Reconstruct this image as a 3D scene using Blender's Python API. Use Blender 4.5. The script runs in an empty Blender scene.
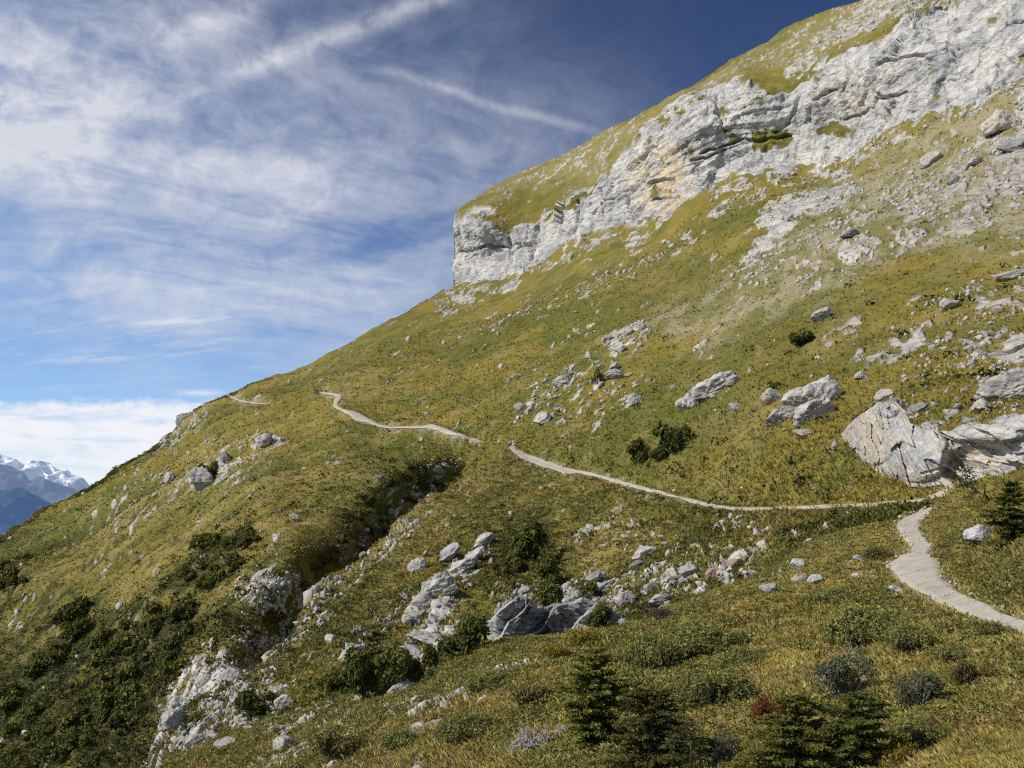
import bpy, bmesh, math, random
import numpy as np
from mathutils import Vector, Matrix, Euler
random.seed(7)
RNG = np.random.default_rng(11)
F = 1000.0; CU = 512.0; HV = 520.0            # focal length in pixels, centre column, horizon row
scene = bpy.context.scene
COL = scene.collection
# ------------------------------------------------------------------ helpers
def link(o, parent=None):
    COL.objects.link(o)
    if parent is not None: o.parent = parent
    return o
def tag(o, label=None, cat=None, group=None, kind=None):
    if label: o['label'] = label
    if cat: o['category'] = cat
    if group: o['group'] = group
    if kind: o['kind'] = kind
    return o
def P(u, v, y):
    return np.stack([(u-CU)/F*y, y, (HV-v)/F*y], -1)
def make_mesh(name, V, Fc, mat=None, cols=None, smooth=False, attrs=None):
    """V (n,3), Fc (m,k) -> mesh, optional per-point linear colours and float attributes"""
    V = np.ascontiguousarray(V, dtype=np.float32); Fc = np.ascontiguousarray(Fc, dtype=np.int32)
    me = bpy.data.meshes.new(name)
    m, k = Fc.shape
    me.vertices.add(len(V)); me.vertices.foreach_set('co', V.ravel())
    me.loops.add(m*k); me.loops.foreach_set('vertex_index', Fc.ravel())
    me.polygons.add(m); me.polygons.foreach_set('loop_start', np.arange(0, m*k, k, dtype=np.int32))
    if smooth: me.polygons.foreach_set('use_smooth', np.ones(m, dtype=bool))
    me.update(calc_edges=True)
    if cols is not None:
        a = me.color_attributes.new('Col', 'FLOAT_COLOR', 'POINT')
        c4 = np.ones((len(V), 4), dtype=np.float32); c4[:, :3] = cols
        a.data.foreach_set('color', c4.ravel())
    for nm, arr in (attrs or {}).items():
        a = me.attributes.new(nm, 'FLOAT', 'POINT'); a.data.foreach_set('value', np.ascontiguousarray(arr, dtype=np.float32).ravel())
    if mat: me.materials.append(mat)
    return me
def new_obj(name, me, parent=None):
    return link(bpy.data.objects.new(name, me), parent)
# noise: lattice value noise, fbm, ridged
_T = np.random.default_rng(3).random((64, 64, 64)).astype(np.float32)
def vnoise(p):
    p = np.asarray(p, dtype=np.float64); i = np.floor(p).astype(np.int64); f = (p-i).astype(np.float32)
    f = f*f*f*(f*(f*6-15)+10); i &= 63; j = (i+1) & 63
    x0, y0, z0 = i[..., 0], i[..., 1], i[..., 2]; x1, y1, z1 = j[..., 0], j[..., 1], j[..., 2]
    fx, fy, fz = f[..., 0], f[..., 1], f[..., 2]
    a = _T[x0, y0, z0]*(1-fx)+_T[x1, y0, z0]*fx; b = _T[x0, y1, z0]*(1-fx)+_T[x1, y1, z0]*fx
    c = _T[x0, y0, z1]*(1-fx)+_T[x1, y0, z1]*fx; d = _T[x0, y1, z1]*(1-fx)+_T[x1, y1, z1]*fx
    return (a*(1-fy)+b*fy)*(1-fz)+(c*(1-fy)+d*fy)*fz*1.0
_R = np.array([[0.36, 0.48, -0.8], [-0.8, 0.6, 0], [0.48, 0.64, 0.6]])
def fbm(p, oct=4, gain=0.5):
    """about -1..1"""
    s = 0; a = 1; t = 0; q = np.asarray(p, dtype=np.float64)+17.3
    for _ in range(oct):
        s = s+a*(vnoise(q)*2-1); t += a; a *= gain; q = (q@_R.T)*2.03+5.7
    return s/t*1.6
def ridged(p, oct=4, gain=0.55):
    """0..1, thin crests at 1"""
    s = 0; a = 1; t = 0; q = np.asarray(p, dtype=np.float64)+41.9
    for _ in range(oct):
        s = s+a*(1-np.abs(vnoise(q)*2-1)*1.6); t += a; a *= gain; q = (q@_R.T)*2.1+3.1
    return np.clip(s/t, 0, 1)
def sst(a, b, x):
    t = np.clip((x-a)/(b-a), 0, 1); return t*t*(3-2*t)
def mix(a, b, t):
    return a*(1-t)+b*t
def mixc(c, d, t):
    return c*(1-t[..., None])+np.asarray(d)*t[..., None]
def facets(a, b, sa, sb, seed):
    """chiselled faces: irregular cells, each with its own set-back and tilt; about -1..1"""
    x = a/sa; z = b/sb; ix = np.floor(x); iz = np.floor(z); best = np.full(x.shape, 1e9); out = np.zeros(x.shape)
    def h(i, j, k): return vnoise(np.stack([i*1.0+seed*7, j*1.0+seed*13, i*0+k+seed*3.0], -1))
    for di in (-1, 0, 1):
        for dj in (-1, 0, 1):
            i = ix+di; j = iz+dj; cx = i+h(i, j, 1); cz = j+h(i, j, 2); d = (x-cx)**2+(z-cz)**2
            val = (h(i, j, 3)-0.5)*1.1+(h(i, j, 4)-0.5)*1.5*(x-cx)+((h(i, j, 5)-0.5)*1.3+0.12)*(z-cz)
            out = np.where(d < best, val, out); best = np.minimum(best, d)
    return out
def poly_sd(u, v, poly):
    """signed distance to a polygon, positive inside"""
    pts = np.array(poly, float); d = np.full(u.shape, 1e9); ins = np.zeros(u.shape, bool)
    for k in range(len(pts)):
        a = pts[k]; b = pts[(k+1) % len(pts)]; e = b-a
        t = np.clip(((u-a[0])*e[0]+(v-a[1])*e[1])/max(e@e, 1e-9), 0, 1)
        d = np.minimum(d, np.hypot(u-a[0]-t*e[0], v-a[1]-t*e[1]))
        if a[1] != b[1]:
            c = ((a[1] > v) != (b[1] > v)) & (u < (b[0]-a[0])*(v-a[1])/(b[1]-a[1])+a[0]); ins ^= c
    return np.where(ins, d, -d)
def line_d(u, v, pts):
    pts = np.array(pts, float); d = np.full(u.shape, 1e9)
    for k in range(len(pts)-1):
        a = pts[k]; e = pts[k+1]-a
        t = np.clip(((u-a[0])*e[0]+(v-a[1])*e[1])/max(e@e, 1e-9), 0, 1)
        d = np.minimum(d, np.hypot(u-a[0]-t*e[0], v-a[1]-t*e[1]))
    return d
def interp(u, pts):
    p = np.array(pts, float); return np.interp(u, p[:, 0], p[:, 1])
# ------------------------------------------------------------------ the lie of the land, surveyed as (column, row, distance in metres)
TRAIL = [(940, 496, 61), (905, 504, 66), (880, 506, 70), (830, 507, 78), (740, 509, 96), (700, 503, 107), (660, 493, 124), (620, 482, 143),
         (585, 474, 160), (560, 469, 172), (540, 462, 184), (524, 456, 195), (511, 448, 205)]
def dense(pl, n):
    pl = np.array(pl, float); s = np.r_[0, np.cumsum(np.hypot(*(pl[1:, :2]-pl[:-1, :2]).T))]
    t = np.linspace(0, s[-1], n); q = pl.copy(); q[:, 2] = 1/q[:, 2]
    r = np.stack([np.interp(t, s, q[:, k]) for k in range(3)], -1); r[:, 2] = 1/r[:, 2]; return r
TRAILD = [tuple(r) for r in dense(TRAIL, 30)]
CP = TRAILD+[(455,282,560),(500,277,545),(545,262,530),(596,234,505),(643,226,490),(713,180,460),(740,168,450),(802,172,430),(841,160,415),(888,133,390),(943,111,365),(1024,78,330),(1180,20,290),
  (456,222,566),(463,250,566),(453,250,590),(491,207,556),(510,232,552),(534,223,545),(569,191,528),(600,178,515),(639,129,502),(690,94,476),(740,78,466),(794,88,446),(829,58,432),(880,43,405),(908,20,392),(1024,-12,345),(1180,-60,300),
  (462,205,590),(500,180,615),(560,150,640),(620,113,640),(690,85,620),(740,55,600),(770,38,590),(860,0,560),(1000,-70,520),(1180,-160,480),
  (1024,440,63),(920,455,69),(1024,380,88),(1024,300,132),(1024,240,175),(1024,150,260),(900,380,104),(900,300,165),(900,220,245),(900,160,350),
  (800,410,106),(800,340,168),(800,260,250),(800,200,355),(705,395,168),(655,440,148),(700,300,275),(700,220,400),(570,390,230),(590,330,300),(600,270,420),
  (510,420,228),(450,400,275),(400,360,360),(480,300,490),(340,405,300),(250,402,370),(205,404,410),(300,368,440),(380,325,480),(430,297,525),
  (175,432,410),(95,480,385),(0,540,345),(-120,640,310),(200,470,300),(265,442,295),(100,560,290),(0,620,290),(200,540,230),(300,480,240),(380,440,258),(430,436,254),
  (440,447,245),(410,470,224),(370,490,204),(330,520,182),(290,550,160),(255,600,142),(225,650,125),
  (465,478,247),(428,500,231),(393,528,208),(355,566,178),(324,591,171),(300,620,158),(270,655,142),(240,690,121),
  (200,600,165),(150,650,160),(100,700,165),(0,768,170),(0,680,220),(100,620,220),(170,740,118),(235,705,112),(150,800,105),(0,850,140),(1180,420,60),(1180,300,110),(1180,180,200),(1760,400,38),(1760,200,70),(1760,-100,160),(1760,-500,330),(1500,0,230)]
BP = TRAILD+[(500,455,190),(470,473,176),(428,500,155),(393,528,140),(355,566,122),(324,591,110),(306,610,103),(289,640,96),(261,671,90),(235,690,86),(200,715,80),(150,768,74),(100,820,70),
  (520,530,125),(480,560,110),(440,590,98),(420,640,85),(369,667,75),(330,690,70),(280,710,68),(230,740,66),(560,600,92),(620,600,80),(500,640,72),(640,556,95),(700,540,90),(660,600,75),(750,545,80),(820,530,71),(890,518,63),
  (600,520,125),(680,515,106),(600,680,55),(500,720,55),(400,760,55),(760,600,60),(880,560,52),(300,780,55),(150,860,55),(1000,520,52)]
AP = [(1024,620,17),(960,595,23),(890,575,30),(900,554,34),(905,535,41),(910,520,50),(928,510,54),(960,490,50),(1024,468,40),(1024,520,28),(1024,560,22),(980,540,30),(829,536,50),(759,571,45),(690,598,41),(640,624,38),
  (578,634,37),(484,645,38),(446,662,36),(390,693,34),(338,700,35),(250,728,36),(170,770,35),(60,850,33),(800,600,30),(700,640,26),(880,650,18),(1024,690,12),(900,768,10),(1024,768,8.5),(760,768,11.5),
  (600,700,18),(600,768,13.5),(450,720,24),(450,768,18),(300,768,26),(300,900,14),(600,900,8.5),(900,900,6),(1100,900,5),(1180,600,14),(1180,500,22),(1180,400,30),(-60,930,24),(1500,800,5.2),(1500,600,9.5),(1500,400,17),(2300,1000,3),(2300,600,6.5),(2300,200,13),(2300,0,18),(1900,100,22),(1180,760,7),(600,1100,5.5),(1100,1100,3.6),(1500,1100,3.2)]
SKYLINE = [(-120,640),(0,540),(40,513),(95,480),(120,465),(150,450),(168,436),(180,419),(192,409),(205,402),(235,392),(300,366),(380,325),(430,297),(451.5,284),(453,224),(456,212),(475,198),(490,185),(560,155),(600,132),(640,112),(690,86),(730,60),(770,42),(785,28),(820,14),(860,0),(1000,-70),(1180,-160),(1760,-520)]
BCREST = [(60,865),(100,820),(150,768),(200,715),(235,690),(261,671),(289,640),(306,610),(324,591),(355,566),(393,528),(428,500),(470,473),(500,453),(511,446)]+[(r[0], r[1]-1.5) for r in TRAILD[::-1]][1:]+[(960,492),(1060,480)]
ACREST = [(-60,930),(60,850),(100,820),(170,770),(250,728),(338,701),(390,694),(446,662),(484,645),(530,640),(578,634),(620,628),(648,622),(690,598),(759,571),(829,536),(891,521),(905,513),(928,508),(940,500),(960,490),(990,478),(1024,468),(1180,400),(2300,-20)]
CLIFF = [(425,281),(425,214),(453,216),(463,209),(491,206),(510,233),(534,224),(569,191),(600,179),(620,155),(639,128),(670,105),(690,94),(715,84),(740,78),(770,92),(794,90),(829,58),(880,43),(908,20),(950,2),(1024,-14),(1190,-62),(1190,16),(1024,78),(978,103),(943,111),(888,133),(841,160),(802,172),(740,168),(713,180),(674,211),(643,226),(596,234),(553,250),(545,265),(510,280),(480,283)]
CBASE = [(452,287.4),(478,281),(510,279),(553,250),(596,234),(643,226),(674,211),(713,180),(740,168),(802,172),(841,160),(888,133),(943,111),(1024,78),(1180,16),(1760,-260)]
CRACKS = [[(799,96),(796,110),(790,124),(776,131)],[(862,106),(868,86),(876,60)],[(918,116),(934,86),(944,62),(950,44)],[(955,38),(990,30),(1030,18)],[(880,64),(915,54),(945,45)],[(700,152),(740,141),(790,135)],
  [(545,264),(556,246),(572,234)],[(484,277),(512,272),(542,260)],[(463,238),(470,262)],[(648,186),(674,178)],[(652,201),(677,194)],[(600,190),(607,224)],[(625,168),(633,218)],[(510,238),(508,272)],[(536,228),(531,260)],[(690,161),(722,150)],[(812,99),(832,92)],[(905,110),(925,100)],
  [(460,252),(498,248),(530,244)],[(730,120),(755,112),(780,110)],[(845,120),(870,112)],[(985,95),(1000,70),(1004,40)],[(840,92),(850,70),(846,60)],[(575,200),(570,232)],[(655,140),(662,170)],[(715,95),(722,130)],[(880,100),(905,92)],[(960,90),(966,66)]]
class Field:
    """distance over the survey rows and columns: smooth interpolation of 1/distance"""
    def __init__(s, pts, box, blur=3):
        p = np.array(pts, float); X = p[:, :2]/100; q = 1000/p[:, 2]; n = len(p)
        D = np.hypot(X[:, None, 0]-X[None, :, 0], X[:, None, 1]-X[None, :, 1])
        A = np.zeros((n+3, n+3)); A[:n, :n] = D-0.004*np.eye(n); A[:n, n] = 1; A[:n, n+1:] = X; A[n, :n] = 1; A[n+1:, :n] = X.T
        w = np.linalg.solve(A, np.r_[q, 0, 0, 0])
        s.u0, s.v0 = box[0], box[1]; s.st = 4.0
        gu = np.arange(box[0], box[2]+s.st, s.st); gv = np.arange(box[1], box[3]+s.st, s.st)
        U, V = np.meshgrid(gu/100, gv/100); Z = w[n]+w[n+1]*U+w[n+2]*V
        for k in range(n): Z = Z+w[k]*np.hypot(U-X[k, 0], V-X[k, 1])
        for _ in range(blur):
            Zp = np.pad(Z, 1, mode='edge'); Z = (Zp[1:-1, 1:-1]*2+Zp[:-2, 1:-1]+Zp[2:, 1:-1]+Zp[1:-1, :-2]+Zp[1:-1, 2:])/6
        s.Z = np.maximum(Z, 1.4)
    def y(s, u, v):
        a = np.clip((np.asarray(u, float)-s.u0)/s.st, 0, s.Z.shape[1]-1.001); b = np.clip((np.asarray(v, float)-s.v0)/s.st, 0, s.Z.shape[0]-1.001)
        i = a.astype(int); j = b.astype(int); f = a-i; g = b-j; Z = s.Z
        return 1000/((Z[j, i]*(1-f)+Z[j, i+1]*f)*(1-g)+(Z[j+1, i]*(1-f)+Z[j+1, i+1]*f)*g)
FC = Field(CP, (-140, -560, 1800, 900)); FB = Field(BP, (40, 420, 1080, 960)); FA = Field(AP, (-80, -60, 2340, 1180))
class Sheet: pass
def grid_sheet(field, u0, u1, nu, vtop, vbot, nv, back, nb=16, push=None, mid=None):
    """one slope: rows from its foot to its crest, then the far side falling away behind the crest"""
    s = Sheet(); U = np.linspace(u0, u1, nu) if u1 <= 1060 else np.concatenate([np.linspace(u0, 1070, nu)[:-1], np.geomspace(1, 1+(u1-1070)/40, 90)*40-40+1070]); t = np.linspace(0, 1, nv)
    vt = vtop(U); vb = np.maximum(vbot(U), vt+20)
    uu = np.repeat(U[None], nv, 0); vv = vb[None]+(vt-vb)[None]*t[:, None]
    if mid is not None:                                    # a second knee along the foot of the cliff
        vm = np.maximum(mid(U), vt+3); k = int(nv*0.70); t1 = np.linspace(0, 1, k)[:, None]; t2 = np.linspace(0, 1, nv-k+1)[1:, None]
        vv = np.concatenate([vb[None]+(vm-vb)[None]*t1, vm[None]+(vt-vm)[None]*t2])
    y = field.y(uu, vv)
    if push is not None: y = push(uu, vv, y)
    Pm = P(uu, vv, y)
    k = (np.arange(1, nb+1)/nb)[:, None]
    yc = y[-1][None]; yb = yc+back[0]*k**1.3; zb = Pm[-1, :, 2][None]/yc*yb-back[1]*k**1.6
    Pb = np.stack([np.repeat(((U-CU)/F)[None], nb, 0)*yb, yb, zb], -1)
    s.P = np.concatenate([Pm, Pb]); s.u = np.concatenate([uu, np.repeat(U[None], nb, 0)]); s.v = np.concatenate([vv, np.repeat(vt[None], nb, 0)])
    s.back = np.zeros(s.u.shape); s.back[nv:] = 1; s.nv = nv
    s.y = s.P[..., 1]
    return s
def normals(Pm):
    du = np.gradient(Pm, axis=1); dv = np.gradient(Pm, axis=0); n = np.cross(du, dv)
    n /= np.maximum(np.linalg.norm(n, axis=-1, keepdims=True), 1e-9); return n   # faces the camera and up
def quads(nr, nc):
    i = np.arange(nr*nc).reshape(nr, nc)
    return np.stack([i[:-1, :-1], i[:-1, 1:], i[1:, 1:], i[1:, :-1]], -1).reshape(-1, 4)
SC = grid_sheet(FC, -120, 1760, 920, lambda u: interp(u, SKYLINE), lambda u: np.minimum(860, interp(u, BCREST[:15]+[(r[0], r[1]) for r in TRAILD[::-1]][1:]+[(960, 500), (1180, 500)])+interp(u, [(440, 45), (580, 22)])), 570, (90, 70), mid=lambda u: np.where(u < 452.2, interp(u, SKYLINE)+3, interp(u, CBASE)),
                push=lambda u, v, y: np.where(u > 505, y*(1+0.004*sst(505, 560, u)*np.clip(v-interp(u, [(r[0], r[1]) for r in TRAILD[::-1]]+[(960, 490), (1180, 480)])-1, 0, 60)), y))
SB = grid_sheet(FB, 60, 1050, 800, lambda u: interp(u, BCREST), lambda u: np.minimum(930, interp(u, ACREST)+60), 300, (30, 30))
SA = grid_sheet(FA, -60, 2300, 915, lambda u: interp(u, ACREST), lambda u: np.interp(u, [0, 1070, 1400], [1000, 1000, 1150]), 450, (18, 16))
# ------------------------------------------------------------------ paths (rows of left edge, right edge in survey pixels)
PATH_L = [(931,508),(912,515),(897,522),(898,532),(909,543),(914,552),(899,555),(888,566),(893,577),(919,592),(947,606),(975,618),(1003,625),(1024,633),(1100,662),(1180,696),(1260,736),(1340,782)]
PATH_R = [(933,509),(927,514),(919,523),(923,536),(933,546),(930,554),(934,561),(941,570),(954,588),(975,599),(1000,611),(1024,620),(1060,632),(1110,650),(1160,666),(1230,692),(1320,728),(1420,772)]
def seg_strip(L, R, n, m):
    def rs(pl):
        pl = np.array(pl, float); t = np.linspace(0, len(pl)-1, n); k = np.arange(len(pl)); return np.stack([np.interp(t, k, pl[:, 0]), np.interp(t, k, pl[:, 1])], -1)
    a, b = rs(L), rs(R)
    for _ in range(max(1, n//40)):
        for q in (a, b): q[1:-1] = (q[:-2]+2*q[1:-1]+q[2:])/4
    w = np.linspace(0, 1, m)[None, :, None]
    return a[:, None]*(1-w)+b[:, None]*w
def band(pl, n, m):
    """pl: (u, v, half width px)"""
    pl = np.array(pl, float); s = np.r_[0, np.cumsum(np.hypot(*(pl[1:, :2]-pl[:-1, :2]).T))]; t = np.linspace(0, s[-1], n)
    q = np.stack([np.interp(t, s, pl[:, k]) for k in range(3)], -1)
    for _ in range(3): q[1:-1, :2] = (q[:-2, :2]+2*q[1:-1, :2]+q[2:, :2])/4
    d = np.gradient(q[:, :2], axis=0); d /= np.linalg.norm(d, axis=1, keepdims=True); nn = np.stack([-d[:, 1], d[:, 0]], -1)
    w = np.linspace(-1, 1, m)
    return q[:, None, :2]+nn[:, None]*(q[:, None, 2:3]*w[None, :, None])
T1 = [(956,489,2.4),(945,495,2.4),(925,500.5,2.6),(905,503,2.4),(880,504.5,2.2),(830,506.5,1.8),(780,508.5,1.3),(740,509.5,1.5),(715,506.5,1.5),(700,503,1.4),(660,493,1.5),(635,486.5,1.6),(612,480,1.7),(590,474,1.5),(577,471.5,1.0),(566,470.5,3.2),(550,466,3.4),(536,461,3.0),(524,456.5,2.6),(515,451,2.2),(510,447,1.6)]
T2 = [(478,443,0.3),(462,436,0.9),(450,433,1.9),(440,429,3.2),(430,427,2.1),(418,427.5,0.8),(404,427.5,0.7),(390,428,0.9),(378,425.5,1.4),(366,420,1.9),(357,417,3.2),(350,413,1.9),(342,410,1.4),(334,406,1.6),(337,400,1.8),(342,396.5,1.5),(334,394.5,1.4),(320,393,0.3)]
T3 = [(268,404.5,0.1),(256,403.5,0.4),(248,402.5,0.5),(240,401,0.8),(234,398,0.7),(226,394.5,0.2)]
T4 = [(925,499,1.5),(938,496,3.5),(950,490,5),(950,485,4.5),(942,480,3),(934,477.5,.8)]     # bare earth under the overhanging block
SPA = seg_strip(PATH_L, PATH_R, 170, 15); ST1 = band(T1, 260, 7); ST2 = band(T2, 110, 5); ST3 = band(T3, 30, 4)
PATHPX = {'A': [SPA], 'B': [ST1], 'C': [ST1, ST2, ST3]}
# ------------------------------------------------------------------ node helpers
class X:
    """a shader value that can be added, multiplied and so on"""
    nt = None
    def __init__(s, sock): s.s = sock
    @staticmethod
    def m(op, *a, clamp=False):
        n = X.nt.nodes.new('ShaderNodeMath'); n.operation = op; n.use_clamp = clamp
        for k, v in enumerate(a):
            if isinstance(v, X): X.nt.links.new(v.s, n.inputs[k])
            else: n.inputs[k].default_value = v
        return X(n.outputs[0])
    def __add__(s, o): return X.m('ADD', s, o)
    def __radd__(s, o): return X.m('ADD', o, s)
    def __sub__(s, o): return X.m('SUBTRACT', s, o)
    def __rsub__(s, o): return X.m('SUBTRACT', o, s)
    def __mul__(s, o): return X.m('MULTIPLY', s, o)
    def __rmul__(s, o): return X.m('MULTIPLY', o, s)
    def __truediv__(s, o): return X.m('DIVIDE', s, o)
def xs(a, b, x):
    n = X.nt.nodes.new('ShaderNodeMapRange'); n.interpolation_type = 'SMOOTHSTEP'
    X.nt.links.new(x.s, n.inputs[0]); n.inputs[1].default_value = a; n.inputs[2].default_value = b; n.inputs[3].default_value = 0; n.inputs[4].default_value = 1
    return X(n.outputs[0])
def xvec(a, b, c):
    n = X.nt.nodes.new('ShaderNodeCombineXYZ')
    for k, v in enumerate((a, b, c)):
        if isinstance(v, X): X.nt.links.new(v.s, n.inputs[k])
        else: n.inputs[k].default_value = v
    return n.outputs[0]
def xnoise(vec, scale, detail=4, rough=0.55, dist=0.0):
    n = X.nt.nodes.new('ShaderNodeTexNoise'); n.inputs['Scale'].default_value = scale; n.inputs['Detail'].default_value = detail
    n.inputs['Roughness'].default_value = rough; n.inputs['Distortion'].default_value = dist
    if vec is not None: X.nt.links.new(vec, n.inputs['Vector'])
    return X(n.outputs[0])
def xgauss(a, b, ca, cb, ra, rb):
    da = (a-ca)/ra; db = (b-cb)/rb
    return X.m('POWER', 2.718, (da*da+db*db)*-1.0)
def xmix(fac, c1, c2):
    n = X.nt.nodes.new('ShaderNodeMix'); n.data_type = 'RGBA'; n.clamp_factor = True
    for k, v in ((0, fac), (6, c1), (7, c2)):
        if isinstance(v, X): v = v.s
        if isinstance(v, bpy.types.NodeSocket): X.nt.links.new(v, n.inputs[k])
        elif isinstance(v, (int, float)): n.inputs[k].default_value = v
        else: n.inputs[k].default_value = (*v, 1)
    return n.outputs[2]
def xscale(col, f):
    n = X.nt.nodes.new('ShaderNodeMix'); n.data_type = 'RGBA'; n.blend_type = 'MULTIPLY'; n.inputs[0].default_value = 1
    X.nt.links.new(col, n.inputs[6])
    if isinstance(f, X):
        c = X.nt.nodes.new('ShaderNodeCombineColor')
        for k in range(3): X.nt.links.new(f.s, c.inputs[k])
        X.nt.links.new(c.outputs[0], n.inputs[7])
    else: n.inputs[7].default_value = (*f, 1)
    return n.outputs[2]
def new_mat(name):
    m = bpy.data.materials.new(name); m.use_nodes = True; nt = m.node_tree; nt.nodes.clear(); X.nt = nt
    out = nt.nodes.new('ShaderNodeOutputMaterial'); b = nt.nodes.new('ShaderNodeBsdfPrincipled')
    b.inputs['Roughness'].default_value = 0.95; b.inputs['Specular IOR Level'].default_value = 0.12
    nt.links.new(b.outputs[0], out.inputs[0]); return m, nt, b, out
def tcoord(which='Object'):
    return X.nt.nodes.new('ShaderNodeTexCoord').outputs[which]
def attr(name):
    n = X.nt.nodes.new('ShaderNodeAttribute'); n.attribute_name = name; return n
def bump(height, strength, dist):
    n = X.nt.nodes.new('ShaderNodeBump'); n.inputs['Strength'].default_value = strength; n.inputs['Distance'].default_value = dist
    X.nt.links.new(height.s, n.inputs['Height']); return n.outputs[0]
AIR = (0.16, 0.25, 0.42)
def terrain_mat(name, s1, s2, bdist, contrast=0.55):
    m, nt, b, out = new_mat(name); oc = tcoord()
    a = attr('Col'); rk = X(attr('Rock').outputs['Fac'])
    n1 = xnoise(oc, s1, 5, 0.65); n2 = xnoise(oc, s2, 4, 0.6)
    f = (n1-0.5)*(2.0*contrast)+(n2-0.5)*contrast+1.0
    f = X.m('MAXIMUM', f, 0.25)
    cr = xnoise(oc, s2*0.45, 5, 0.6, 1.2)                     # rock: dark cracks, angular faces
    wv = nt.nodes.new('ShaderNodeVectorMath'); wv.operation = 'ADD'; nt.links.new(oc, wv.inputs[0])
    wn = nt.nodes.new('ShaderNodeTexNoise'); wn.inputs['Scale'].default_value = s2*0.8; nt.links.new(oc, wn.inputs['Vector'])
    wm = nt.nodes.new('ShaderNodeVectorMath'); wm.operation = 'SCALE'; nt.links.new(wn.outputs['Color'], wm.inputs[0]); wm.inputs[3].default_value = 1.1/s2; nt.links.new(wm.outputs[0], wv.inputs[1])
    def vor(sc, feat, out_='Distance'):
        vo = nt.nodes.new('ShaderNodeTexVoronoi'); vo.feature = feat; vo.inputs['Scale'].default_value = sc; nt.links.new(wv.outputs[0], vo.inputs['Vector']); return X(vo.outputs[out_])
    e1 = vor(s2*0.33, 'DISTANCE_TO_EDGE'); f1 = vor(s2*0.33, 'F1'); f2 = vor(s2*1.3, 'F1')
    sv = nt.nodes.new('ShaderNodeSeparateXYZ'); nt.links.new(wv.outputs[0], sv.inputs[0]); sx_, sy_, sz_ = (X(sv.outputs[k]) for k in range(3))
    sn = xnoise(xvec(sx_*0.22, sy_*0.16, sz_*1.0+sy_*0.24), s2*0.8, 4, 0.6)      # beds
    line = X.m('ABSOLUTE', sn-0.5)
    fr = (xs(0.0, 0.05, e1)*0.25+0.75)*(xs(0.0, 0.022, line)*0.36+0.64)
    fr = fr*(xs(0.28, 0.5, cr)*0.34+0.74)*(xs(0.3, 0.7, n1)*0.2+0.90)
    g = rk*fr+(1.0-rk)*f
    nt.links.new(xscale(a.outputs['Color'], g), b.inputs['Base Color'])
    hr = xs(0.0, 0.10, e1)*0.4+f1*0.7+f2*0.20+cr*0.7+xs(0.0, 0.05, line)*0.35+sn*0.5
    nt.links.new(bump((n1*0.6+n2*0.5)*(1.0-rk)+hr*rk, 0.7, bdist), b.inputs['Normal'])
    return m
M_FAR = terrain_mat('alpine_grass_far', 1.1, 0.40, 0.8)
M_MID = terrain_mat('alpine_grass_mid', 3.0, 0.9, 0.22)
M_NEAR = terrain_mat('alpine_grass_near', 11.0, 2.5, 0.06)
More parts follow.
